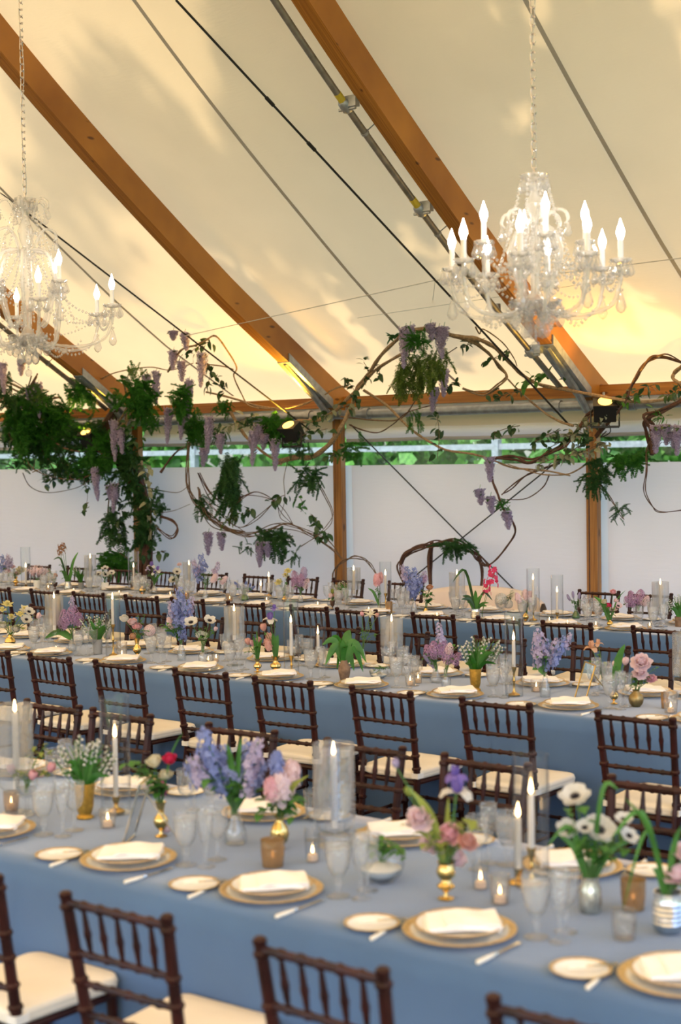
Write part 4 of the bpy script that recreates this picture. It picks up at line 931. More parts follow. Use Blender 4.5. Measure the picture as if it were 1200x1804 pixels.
# ================================================================== near table, along its middle
hurricane(30, 1432, -4, 58, 1240, 1392, 27, 1256)
arr('compote', 48, 1436, 40, 62, 'the compote of pink tulips', 'clear glass compote of pink tulips beside the smoky votive', [('tulip', 'palepink', 20, 1355, 13), ('tulip', 'pink', 58, 1366, 14), ('tulip', 'pink', 90, 1352, 13), ('peony', 'palepink', 66, 1362, 14)], [], [(75, 1325), (85, 1310), (62, 1315), (95, 1322)], leafmat='leafy')
votive(20, 1428, 28, 34, 'smokeg')
valley(150, 1441, 36, 62, 'tumbler', 'the amber tumbler of lily-of-the-valley', 'footed amber-gold tumbler of lily of the valley on the near table', 152, 1372, 44, 62, 11)
taper(205, 1432, 1405, 1300, (172, 225, 1228))
votive(190, 1458, 30, 33, 'votiveg')
arr('urn', 284, 1474, 26, 62, 'the urn of magenta ranunculus', 'slim gold urn of magenta ranunculus beside the framed sign', [('ranunculus', 'magenta', 282, 1391, 20), ('ranunculus', 'red', 299, 1337, 15), ('ranunculus', 'cream', 272, 1342, 18), ('ranunculus', 'cream', 292, 1366, 16)], [(322, 1290, 4)], [(222, 1345), (245, 1355), (265, 1370), (235, 1340), (255, 1350)], lw=.045)
P = onz(300, 1470, TZ+.003); me, ex = bloom('tulip', 'palepink', 0); tag(ob('loose_blossom', me, None, T(P.x, P.y, TZ+.02) @ RX(1.2) @ SCL(.028)), 'loose pale pink blossom lying beside the gold ranunculus urn', 'flower')
arr('bud', 415, 1487, 42, 78, 'the bulbous vase of delphinium', 'bulbous clear glass vase of blue delphinium on the near table',
    [('delphinium', 'blue', 365, 1320, 78), ('delphinium', 'blue', 378, 1345, 80), ('delphinium', 'wisteria', 350, 1358, 64), ('delphinium', 'blue', 400, 1350, 74), ('delphinium', 'blue', 430, 1345, 80), ('delphinium', 'wisteria', 448, 1335, 70), ('delphinium', 'blue', 455, 1365, 62), ('delphinium', 'blue', 340, 1365, 50), ('delphinium', 'wisteria', 415, 1375, 56), ('delphinium', 'blue', 388, 1385, 40), ('delphinium', 'blue', 375, 1368, 60), ('delphinium', 'wisteria', 440, 1375, 50)], [(425, 1300, 14), (400, 1310, 12), (372, 1378, 14), (445, 1400, 14)], [(400, 1400), (425, 1405), (435, 1390)], lw=.045)
arr('goldball', 493, 1496, 34, 60, 'the gold vase of pink stock', 'squat gold vase of pink stock behind the gold votive', [('stock', 'palepink', 512, 1368, 52), ('stock', 'palepink', 495, 1390, 56), ('stock', 'pink', 478, 1390, 40), ('stock', 'palepink', 505, 1405, 44), ('stock', 'blue', 488, 1345, 40)], [(530, 1372, 12, 'leafy'), (545, 1365, 8, 'leafy')], [(525, 1400), (515, 1440), (460, 1435), (470, 1410), (530, 1410)], lw=.05)
votive(481, 1526, 43, 48, 'goldg')
votive(551, 1518, 28, 62, 'glass')
hurricane(590, 1490, 553, 627, 1310, 1462, 589, 1332)
arr('bowl', 672, 1553, 84, 44, 'the bowl of whipped butter', 'round glass bowl of whipped butter topped with herbs', [], [], [(650, 1492), (672, 1482), (692, 1490), (705, 1500), (680, 1498), (715, 1512), (660, 1500)], fill='china', lw=.04)
arr('double', 786, 1584, 34, 66, 'the double gold peony urn', 'double-bulbed gold urn of pink peonies on the near table', [('peony', 'palepink', 740, 1441, 28), ('peony', 'pink', 792, 1468, 28), ('peony', 'palepink', 762, 1484, 27), ('peony', 'coral', 825, 1482, 22), ('peony', 'palepink', 800, 1508, 26), ('iris', 'white', 806, 1388, 28), ('tulip', 'wisteria', 697, 1345, 12), ('tulip', 'leafy', 720, 1395, 12)], [(715, 1385, 14), (790, 1405, 12), (735, 1400, 12)], [(815, 1455), (835, 1445), (800, 1445), (842, 1455)], leafmat='leafy', lw=.04)
flower('iris', 'purple', onplane(800, 1520, onz(786, 1584, TZ)), onplane(802, 1362, onz(786, 1584, TZ)), .035, 'the double gold peony urn')
votive(847, 1566, 30, 50, 'glass'); votive(881, 1592, 36, 52, 'votiveg')
taper(937, 1560, 1496, 1400, (904, 967, 1330)); taper(914, 1556, 1530, 1441)
arr('mercury', 1040, 1607, 42, 64, 'the mercury-glass anemone vase', 'speckled mercury-glass vase of white anemones on the near table', [('anemone', 'white', 1012, 1398, 28), ('anemone', 'white', 1058, 1458, 30), ('anemone', 'white', 1100, 1440, 18), ('anemone', 'white', 1110, 1470, 18), ('anemone', 'white', 1000, 1458, 20), ('anemone', 'white', 1030, 1455, 18)], [(965, 1490, 10, 'leaf', .5), (1090, 1392, 9, 'leaf', .35), (985, 1472, 14), (1120, 1480, 12)], [(1030, 1480), (1050, 1500), (1065, 1490), (1020, 1500), (1040, 1475), (1070, 1505), (1000, 1425), (1030, 1420), (1080, 1480)], lw=.042)
votive(1116, 1602, 45, 54, 'goldg')
votive(1100, 1655, 44, 52, 'votiveg', False)
arr('ribbed', 1178, 1642, 58, 72, 'the ribbed silver peony vase', 'ribbed silver vase of pink peonies and strap leaves', [('peony', 'palepink', 1194, 1540, 30), ('peony', 'palepink', 1206, 1500, 24)], [(1100, 1405, 13, 'leaf', .0), (1078, 1478, 10, 'leaf', .5), (1150, 1530, 16), (1200, 1455, 15), (1098, 1600, 7, 'leaf', 1.3)], [], mat='silverv')
# ================================================================== middle table
arr('goldball', 18, 1140, 20, 22, 'the gold bowl of daffodils', 'low gold bowl of yellow daffodils and anemones on the middle table', [('daffodil', 'yellow', 13, 1062, 11), ('daffodil', 'cream', 44, 1072, 11), ('anemone', 'white', 52, 1076, 10), ('anemone', 'white', 47, 1090, 10), ('daffodil', 'yellow', 35, 1080, 9), ('ranunculus', 'white', 6, 1102, 10), ('ranunculus', 'white', 28, 1108, 10), ('daffodil', 'cream', 20, 1085, 9), ('tulip', 'palepink', 68, 1085, 8), ('daffodil', 'yellow', 4, 1072, 9)], [], [(20, 1090), (62, 1085), (10, 1095)], leafmat='leafy')
hurricane(97, 1148, 80, 112, 1048, 1112, 97, 1055)
votive(99, 1152, 15, 14, 'votiveg')
arr('bud', 127, 1147, 16, 30, 'the bud vase of mauve lilac', 'slim glass bud vase of mauve lilac beside the herringbone hurricane', [('lilac', 'lilac', 115, 1088, 30), ('lilac', 'lilac', 128, 1082, 32), ('lilac', 'lilac', 138, 1092, 26), ('lilac', 'lilac', 110, 1098, 24), ('delphinium', 'wisteria', 127, 1062, 24)], [(78, 1125, 12)])
valley(172, 1152, 18, 26, 'pot', 'the grey pot of lily-of-the-valley', 'square-sided grey pot of lily of the valley', 172, 1118, 24, 32, 8)
taper(200, 1156, 1101, 1057, (186, 213, 1045)); votive(215, 1160, 19, 29, 'votiveg')
arr('urn', 242, 1160, 15, 36, 'the gold urn of blush ranunculus', 'small gold urn of blush ranunculus on the middle table', [('ranunculus', 'white', 219, 1090, 11), ('ranunculus', 'palepink', 234, 1096, 11), ('ranunculus', 'pink', 242, 1104, 11), ('hydrangea', 'palepink', 265, 1108, 11), ('ranunculus', 'peach', 235, 1121, 9)], [(248, 1122, 8)], [(250, 1092), (255, 1085), (245, 1085)])
arr('bud', 320, 1164, 17, 42, 'the tall blue delphinium vase', 'clear bud vase of tall blue delphinium on the middle table', [('delphinium', 'blue', 317, 1058, 46), ('delphinium', 'blue', 310, 1080, 44), ('delphinium', 'blue', 328, 1078, 46), ('delphinium', 'wisteria', 336, 1068, 34), ('delphinium', 'blue', 316, 1105, 36), ('delphinium', 'blue', 322, 1112, 30), ('delphinium', 'wisteria', 302, 1074, 30), ('stock', 'palepink', 300, 1098, 20)], [(283, 1105, 9), (290, 1112, 9)], [(285, 1100), (292, 1110)])
arr('bottle', 358, 1172, 17, 36, 'the glass bottle of white anemones', 'square glass bottle of white dark-eyed anemones', [('anemone', 'white', 336, 1094, 13), ('anemone', 'white', 370, 1091, 12), ('anemone', 'white', 356, 1119, 12), ('tulip', 'palepink', 380, 1108, 6)], [], [(350, 1105), (375, 1105), (345, 1112), (368, 1120), (362, 1105)])
votive(367, 1171, 18, 18, 'votiveg'); votive(381, 1167, 12, 14, 'votiveg')
hurricane(414, 1172, 396, 432, 1068, 1130, 412, 1078)
arr('urn', 454, 1184, 15, 24, 'the gold urn of coral tulips', 'short gold urn of coral pink tulips beside its twin', [('tulip', 'coral', 437, 1130, 9), ('tulip', 'coral', 455, 1128, 9), ('tulip', 'pink', 445, 1133, 8)], [(445, 1120, 5), (462, 1125, 5), (452, 1110, 5)], [(447, 1118)])
arr('urn', 486, 1186, 20, 30, 'the gold urn of white iris', 'round gold urn of white and purple iris on the middle table', [('iris', 'white', 476, 1088, 14), ('iris', 'purple', 483, 1070, 8), ('tulip', 'coral', 464, 1105, 10), ('stock', 'coral', 475, 1128, 24), ('stock', 'coral', 472, 1136, 20)], [(490, 1118, 10), (480, 1115, 8)])
taper(514, 1190, 1156, 1098, (500, 527, 1056)); taper(561, 1174, 1150, 1118, (546, 575, 1087))
P, top = arr('wood', 607, 1199, 22, 36, 'the bark vase of leaves', 'brown bark-textured vase of broad crinkled green leaves', [], [(617, 1110, 17, 'leaf', .1), (568, 1136, 12, 'leaf', .3), (584, 1122, 11, 'fern', .2), (642, 1152, 16, 'leaf', .4), (573, 1172, 13, 'leaf', .7), (594, 1180, 12, 'fern', .8), (624, 1182, 15, 'leaf', .8), (640, 1184, 14, 'fern', .9), (602, 1128, 12, 'leaf', .1), (620, 1150, 14, 'fern', .4), (588, 1150, 12, 'leaf', .4), (632, 1135, 13, 'leaf', .3), (610, 1140, 14, 'fern', .2), (646, 1168, 12, 'leaf', .7), (580, 1160, 12, 'fern', .6)])
arr('bowl', 668, 1196, 34, 14, 'the low bowl of white blossoms', 'low glass bowl of white blossoms and green sprigs', [('tulip', 'white', 655, 1184, 7), ('peony', 'white', 668, 1188, 7)], [], [(662, 1180), (680, 1180), (672, 1178)], fill='china')
arr('bud', 640, 1160, 10, 24, 'the slim vase with a lily', 'slim vase holding a single white lily with dark stem', [('lily', 'cream', 652, 1080, 12), ('tulip', 'pink', 638, 1082, 6), ('tulip', 'coral', 664, 1084, 6)])
hurricane(691, 1176, 672, 712, 1088, 1150, 692, 1096)
votive(723, 1208, 18, 20, 'votiveg'); votive(737, 1204, 14, 18, 'votiveg'); votive(735, 1192, 20, 28, 'votiveg', False)
arr('bud', 768, 1203, 22, 34, 'the round vase of mauve lilac', 'round green-stemmed glass vase of mauve lilac', [('lilac', 'lilac', 765, 1145, 32), ('lilac', 'lilac', 778, 1140, 34), ('lilac', 'lilac', 755, 1148, 26), ('delphinium', 'wisteria', 774, 1112, 32), ('muscari', 'wisteria', 752, 1162, 20), ('delphinium', 'wisteria', 758, 1165, 24)], [], [(752, 1158), (760, 1168), (745, 1160)])
arr('bottle', 786, 1214, 18, 36, 'the twisted glass bottle of lilac', 'twisted clear glass bottle of lilac sprays', [('lilac', 'lilac', 790, 1155, 30), ('lilac', 'lilac', 805, 1160, 24), ('lilac', 'palepink', 792, 1142, 20)], [], [(800, 1135), (804, 1140)])
valley(838, 1216, 22, 38, 'tumbler', 'the amber tumbler by the candlestick', 'amber-gold tumbler of lily of the valley on the middle table', 847, 1172, 32, 46, 12)
taper(906, 1226, 1176, 1129, (890, 922, 1080))
votive(945, 1219, 20, 22, 'votiveg')
arr('bud', 961, 1228, 21, 52, 'the flared vase of delphinium', 'flared clear vase of pale blue delphinium on the middle table', [('delphinium', 'wisteria', 950, 1135, 52), ('delphinium', 'blue', 962, 1148, 46), ('delphinium', 'wisteria', 975, 1145, 44), ('delphinium', 'blue', 988, 1140, 40), ('delphinium', 'wisteria', 945, 1158, 34), ('delphinium', 'blue', 968, 1165, 32), ('delphinium', 'blue', 982, 1158, 34), ('delphinium', 'wisteria', 1000, 1128, 30)], [(938, 1180, 14)], [(970, 1150), (990, 1150)])
arr('bud', 1062, 1216, 14, 30, 'the slim vase with a peach iris', 'slim vase holding a ruffled peach iris behind the framed sign', [('iris', 'peach', 1042, 1138, 13), ('iris', 'peach', 1054, 1132, 9), ('tulip', 'leafy', 1066, 1170, 6)], [(1066, 1178, 6)])
arr('urn', 1082, 1240, 16, 32, 'the small pale tulip urn', 'small knobbed gold urn of pale tulips beside the bronze vase', [('tulip', 'palepink', 1084, 1170, 9), ('tulip', 'palepink', 1102, 1165, 10)], [(1101, 1135, 13), (1086, 1155, 8)])
arr('ball', 1121, 1245, 27, 30, 'the round bronze peony vase', 'round bronze vase with one large pink peony', [('peony', 'palepink', 1130, 1166, 21), ('peony', 'palepink', 1128, 1185, 15), ('peony', 'pink', 1148, 1195, 11), ('peony', 'palepink', 1120, 1190, 10)], [], [(1160, 1175), (1140, 1200), (1115, 1210), (1120, 1205), (1150, 1190)])
votive(1172, 1248, 15, 28, 'goldg'); votive(1182, 1256, 25, 38, 'votiveg')
hurricane(1208, 1232, 1187, 1232, 1115, 1205, 1210, 1130)
# ================================================================== table along the wall
arr('bud', 16, 1032, 10, 24, 'the dusky blue delphinium', 'glass vase of dusky blue delphinium at the wall table', [('delphinium', 'blue', 6, 990, 26), ('delphinium', 'wisteria', 14, 988, 24), ('delphinium', 'blue', 2, 1000, 20), ('delphinium', 'wisteria', 20, 990, 16)], [], [(18, 990)])
arr('urn', 28, 1032, 10, 16, 'the gold urn of blush roses', 'gold urn of blush and cream roses at the wall table', [('peony', 'palepink', 12, 1005, 7), ('peony', 'cream', 36, 1003, 9), ('peony', 'palepink', 22, 998, 6), ('peony', 'palepink', 30, 1010, 6)], [], [(20, 1010), (15, 1015), (25, 1002)])
taper(46, 1036, 1030, 1000, (38, 55, 964))
arr('pot', 66, 1036, 14, 14, 'the pot of dusty pink filler', 'small pot of dusty pink filler flowers', [('foam', 'palepink', 58, 1010, 24), ('foam', 'palepink', 68, 1010, 26), ('foam', 'palepink', 76, 1012, 22)], mat='china')
arr('darkcup', 97, 1038, 10, 12, 'the dark cup of orange ranunculus', 'small dark cup of orange ranunculus', [('ranunculus', 'peach', 93, 1021, 6), ('ranunculus', 'peach', 98, 1014, 5), ('ranunculus', 'cream', 88, 1018, 5)], [], [(88, 1008), (86, 1003)])
arr('mercury', 120, 1042, 14, 18, 'the mercury pot of brown orchid', 'speckled mercury pot of a rust-brown orchid', [('orchid', 'rust', 110, 975, 32), ('orchid', 'rust', 114, 968, 24), ('orchid', 'rust', 106, 978, 22)], [(138, 972, 8), (94, 986, 4, 'leafd', .3), (108, 1005, 7), (128, 1008, 7)], [(112, 1018), (120, 1015), (124, 1018)])
valley(143, 1038, 10, 12, 'pot', 'the little pot of lily-of-the-valley', 'little grey pot of lily of the valley at the wall table', 138, 1015, 12, 16, 5)
hurricane(160, 1042, 149, 170, 978, 1025, 159, 984)
arr('pot', 185, 1040, 14, 14, 'the white pot of white anemones', 'small white pot of white anemones by the wrapped post', [('anemone', 'white', 173, 1010, 7), ('anemone', 'white', 185, 1000, 7), ('anemone', 'white', 186, 1011, 7), ('anemone', 'white', 197, 1008, 6)], [], [(180, 1015), (190, 1015), (185, 1008)], mat='china')
taper(236, 1038, 1024, 1000, (225, 244, 972))
arr('goldball', 251, 1046, 13, 14, 'the gold bowl of white peony', 'low gold bowl of one white peony', [('peony', 'white', 250, 1026, 9), ('peony', 'white', 260, 1038, 5)], [], [(262, 1030), (258, 1022)])
arr('bud', 272, 1046, 12, 22, 'the white and lilac irises', 'glass vase of white and lilac iris at the wall table', [('iris', 'white', 267, 995, 8), ('iris', 'white', 278, 1003, 8), ('iris', 'white', 272, 1008, 7), ('iris', 'wisteria', 260, 1002, 5)], [(280, 1015, 4), (268, 1015, 4), (290, 1010, 4)])
arr('pot', 312, 1046, 12, 16, 'the dark pot of anemones', 'small dark pot of white anemones beside the hurricane', [('anemone', 'white', 305, 1020, 9), ('anemone', 'white', 312, 1006, 8), ('peony', 'palepink', 316, 994, 5)], [], [(318, 1015), (312, 1018), (300, 1008)], mat='darkglass')
hurricane(334, 1052, 322, 344, 990, 1032, 332, 996)
arr('bud', 362, 1058, 12, 28, 'the delphinium with pink stock', 'glass vase of blue delphinium and pink stock at the wall table', [('delphinium', 'blue', 356, 992, 34), ('delphinium', 'wisteria', 345, 1000, 30), ('delphinium', 'blue', 347, 1012, 28), ('delphinium', 'wisteria', 382, 1000, 22), ('stock', 'palepink', 378, 1018, 18), ('stock', 'palepink', 394, 1022, 16)], [], [(362, 1012), (370, 1008), (366, 1020), (358, 1010)])
votive(328, 1055, 10, 10, 'goldg')
arr('bud', 431, 1058, 18, 18, 'the vase of grape hyacinth', 'round glass vase of blue grape hyacinth', [('muscari', 'blue', 418+i*5, 1032+(i % 3)*3, 16) for i in range(6)], [(415, 1040, 3), (445, 1040, 3), (430, 1035, 3), (424, 1036, 3)], fill='stem')
votive(405, 1060, 13, 15, 'smokeg')
taper(460, 1050, 1046, 1032); taper(474, 1050, 1042, 1017)
arr('goldball', 501, 1060, 10, 10, 'the gold cup of yellow daffodils', 'little gold cup of yellow daffodils at the wall table', [('daffodil', 'yellow', 490, 1024, 9), ('daffodil', 'yellow', 507, 1004, 8), ('daffodil', 'cream', 503, 1012, 7)], [(502, 1030, 4), (507, 1025, 4), (496, 1035, 3)])
arr('bud', 530, 1062, 10, 22, 'the lilac and hyacinth vase', 'glass vase of mauve lilac and blue hyacinth', [('lilac', 'lilac', 520, 1016, 22), ('lilac', 'lilac', 530, 1022, 22), ('stock', 'wisteria', 535, 1010, 20), ('lilac', 'palepink', 540, 1028, 18), ('lilac', 'lilac', 518, 1030, 18)], [], [(526, 1036), (535, 1038), (530, 1030)])
arr('darkcup', 586, 1074, 10, 16, 'the dark cup of pink tulips', 'dark glass cup of blush tulips at the wall table', [('tulip', 'palepink', 583, 1050, 7), ('tulip', 'coral', 590, 1048, 6), ('tulip', 'palepink', 600, 1050, 6), ('tulip', 'leafy', 586, 1042, 6)], [])
valley(612, 1066, 10, 12, 'pot', 'the speckled pot of lily-of-the-valley', 'grey pot of lily of the valley beside the pillar hurricane', 604, 1044, 12, 18, 5)
hurricane(624, 1070, 612, 636, 1000, 1048, 623, 1006)
arr('bud', 668, 1078, 9, 18, 'the vase of pink orchid sprig', 'small vase with a bright pink sprig', [('stock', 'pink', 664, 1022, 20), ('stock', 'pink', 670, 1018, 18)], [(648, 1036, 5)])
taper(680, 1078, 1046, 1014, (670, 691, 990))
votive(686, 1082, 12, 22, 'goldg')
arr('bud', 730, 1082, 12, 34, 'the delphinium before the settee', 'glass vase of a large blue delphinium bunch before the settee', [('delphinium', 'blue', 718, 1015, 36), ('delphinium', 'blue', 730, 1018, 38), ('delphinium', 'blue', 738, 1030, 34), ('delphinium', 'wisteria', 712, 1008, 28), ('delphinium', 'blue', 724, 1038, 30), ('delphinium', 'wisteria', 745, 1018, 26), ('delphinium', 'blue', 733, 1045, 24), ('lilac', 'lilac', 749, 1020, 14)], [], [(735, 1040)])
arr('goldball', 750, 1082, 9, 12, 'the gold cup of a peach rose', 'little gold cup of one peach rose with bright leaves', [('ranunculus', 'peach', 757, 1035, 8)], [], [(748, 1045), (762, 1043), (755, 1046)], lw=.05)
hurricane(806, 1084, 794, 822, 1008, 1062, 808, 1014)
arr('ribbed', 838, 1092, 18, 20, 'the silver pot of strap leaves', 'silver ribbed pot of dark arching strap leaves', [], [(798, 1025, 6, 'leafd', .55), (815, 1050, 7, 'leafd', .1), (813, 1056, 7, 'leafd', .1), (868, 1058, 6, 'leafd', .5), (838, 1040, 7), (862, 1062, 6), (822, 1060, 6), (850, 1048, 7), (845, 1052, 7), (858, 1068, 6)])
flower('orchid', 'red', onplane(850, 1078, onz(838, 1092, TZ)), onplane(868, 1030, onz(838, 1092, TZ)), .30, 'the silver pot of strap leaves'); flower('orchid', 'red', onplane(850, 1078, onz(838, 1092, TZ)), onplane(858, 1045, onz(838, 1092, TZ)), .22, 'the silver pot of strap leaves')
arr('compote', 884, 1090, 24, 34, 'the compote of white hydrangea', 'clear compote of a white hydrangea head', [('hydrangea', 'white', 882, 1052, 11), ('hydrangea', 'white', 896, 1062, 9), ('foam', 'cream', 900, 1050, 20)])
arr('goldball', 926, 1094, 12, 16, 'the gold cup of pink hyacinth', 'gold cup of pale pink hyacinths at the wall table', [('stock', 'palepink', 913, 1054, 18), ('stock', 'palepink', 926, 1048, 18), ('stock', 'palepink', 934, 1052, 20)], [(922, 1060, 6), (928, 1072, 5)])
taper(940, 1094, 1067, 1022, (928, 951, 1002)); taper(982, 1096, 1080, 1044, (971, 993, 1013))
votive(968, 1098, 9, 9, 'votiveg')
arr('bud', 1015, 1090, 16, 22, 'the muscari with a white bud', 'glass vase of dusky blue muscari beside a white bud', [('muscari', 'wisteria', 1003, 1055, 16), ('muscari', 'wisteria', 1010, 1050, 16), ('muscari', 'wisteria', 1020, 1052, 16), ('muscari', 'wisteria', 1028, 1056, 14), ('peony', 'white', 1035, 1070, 7)], [], [(1010, 1060), (1022, 1060)], fill='stem')
arr('goldball', 1075, 1104, 12, 12, 'the gold cup of crimson ranunculus', 'gold cup of crimson ranunculus and pink anemone', [('ranunculus', 'red', 1071, 1067, 8), ('anemone', 'palepink', 1079, 1073, 9), ('ranunculus', 'pink', 1080, 1043, 7), ('ranunculus', 'cream', 1065, 1060, 7), ('anemone', 'palepink', 1090, 1066, 8), ('ranunculus', 'palepink', 1086, 1058, 6)], [(1046, 1050, 7), (1058, 1055, 7), (1102, 1040, 3)], [(1062, 1072), (1056, 1062)])
arr('tumbler', 1125, 1098, 20, 32, 'the clear tumbler of mauve lilac', 'clear tumbler of mauve lilac at the wall table', [('lilac', 'lilac', 1115, 1054, 28), ('lilac', 'lilac', 1128, 1052, 28), ('lilac', 'lilac', 1108, 1060, 24), ('lilac', 'palepink', 1138, 1058, 20)], [], [(1100, 1064), (1112, 1070), (1125, 1068), (1145, 1060), (1150, 1056)], mat='goblet', leafmat='leafd')
hurricane(1164, 1104, 1149, 1179, 1025, 1082, 1162, 1031)
valley(1198, 1104, 18, 18, 'pot', 'the brown pot of lily-of-the-valley', 'brown pot of lily of the valley under the hanging wisteria', 1196, 1078, 18, 26, 7, 'woodvase')
for (x, y) in ((85, 1040), (210, 1050), (300, 1052), (560, 1070), (650, 1080), (770, 1090), (905, 1098), (1000, 1104), (1050, 1106), (1145, 1108), (130, 1046), (470, 1062)): votive(x, y, 9, 9, 'votiveg')
# framed glass table signs on wire easels
def sign(bx, by, h, w, mat, lab, short, rz):
    P = onz(bx, by, TZ+.003); o = thing('framed_table_sign', lab, 'table sign', T(P.x, P.y, TZ+.004) @ RZ(rz)); anchor(P, short)
    tilt = RX(-.30); mb = MB()
    for (a, b) in (((-w/2, 0, 0), (w/2, 0, 0)), ((-w/2, 0, h), (w/2, 0, h)), ((-w/2, 0, 0), (-w/2, 0, h)), ((w/2, 0, 0), (w/2, 0, h))): mb.tube([a, b], .0045, 6)
    ob('frame', mb.mesh('sign frame', M[mat]), o, tilt)
    ob('glass_pane', MB().grid(lambda i, j: (-w/2+w*i, 0, h*j), 2, 2).mesh('sign pane', M['glass']), o, tilt)
    ob('easel_leg', MB().tube([(0, .06, h*.8), (0, .19, 0)], .003, 6).mesh('easel leg', M[mat]), o)
sign(226, 1482, .235, .17, 'silver', 'silver-framed glass table sign on an easel beside the amber tumbler', 'the silver-framed sign', -1.05)
sign(1022, 1233, .21, .17, 'brass', 'gold-framed glass table sign leaning on an easel by the bronze vase', 'the gold-framed sign', -.75)
# ------------------------------------------------------------------ chandeliers
def strand(pts, r=.011, step=.025):
    mb = MB(); pts = [Vector(p) for p in pts]; acc = 0.0
    for a, b in zip(pts, pts[1:]):
        L = (b-a).length; d = 0.0
        while acc+L-d >= step:
            d += step-acc; acc = 0.0; c = a+(b-a)*(d/L)
            mb.add([c+Vector(v)*r for v in ((1, 0, 0), (-1, 0, 0), (0, 1, 0), (0, -1, 0), (0, 0, 1), (0, 0, -1))], [(0, 2, 4), (2, 1, 4), (1, 3, 4), (3, 0, 4), (2, 0, 5), (1, 2, 5), (3, 1, 5), (0, 3, 5)])
        acc += L-d
    return mb.mesh('bead strand', M['cryst'], smooth=False)
def swag(a, b, drop, n=10):
    a, b = Vector(a), Vector(b); return [a+(b-a)*(i/n)-Vector((0, 0, drop*4*(i/n)*(1-i/n))) for i in range(n+1)]
def prism_mesh(L, w):
    mb = MB(); mb.lathe([(0, 0), (w*.35, -L*.04), (w*.35, -L*.10), (w*.1, -L*.16), (w*.25, -L*.22), (w*.62, -L*.55), (w*.8, -L*.75), (w*.5, -L*.92), (0, -L)], 6); return mb.mesh('prism', M['prism'], smooth=False)
PR1, PR2 = prism_mesh(.080, .026), prism_mesh(.120, .034)
def bobeche(r): return MB().lathe([(0, 0), (r*.3, 0), (r*.75, .006), (r, .020), (r*.97, .023), (r*.7, .011), (r*.25, .005), (0, .005)], 20, None, lambda a, z: 1+.06*math.cos(a*8)).mesh('bobeche', M['cryst'])
SLEEVE = MB().lathe([(0, 0), (.016, 0), (.0175, .006), (.0135, .010), (.0135, .105), (.011, .108), (0, .108)], 12).mesh('sleeve', M['sleeve'])
BULB = MB().lathe([(0, 0), (.010, .0), (.013, .012), (.0195, .030), (.019, .045), (.012, .066), (.0055, .084), (.002, .098), (0, .102)], 12).mesh('bulb', M['bulb'], sharp=0)
LINK = None
def link_mesh(L=.05, w=.013, r=.0032):
    pts = []
    for i in range(17):
        a = 2*math.pi*i/16; pts.append((w*math.cos(a), 0, (L/2-w)*(1 if math.sin(a) >= 0 else -1)+w*math.sin(a)))
    return MB().tube(pts, r, 5, False).mesh('chain link', M['chrome'])
LINK = link_mesh()
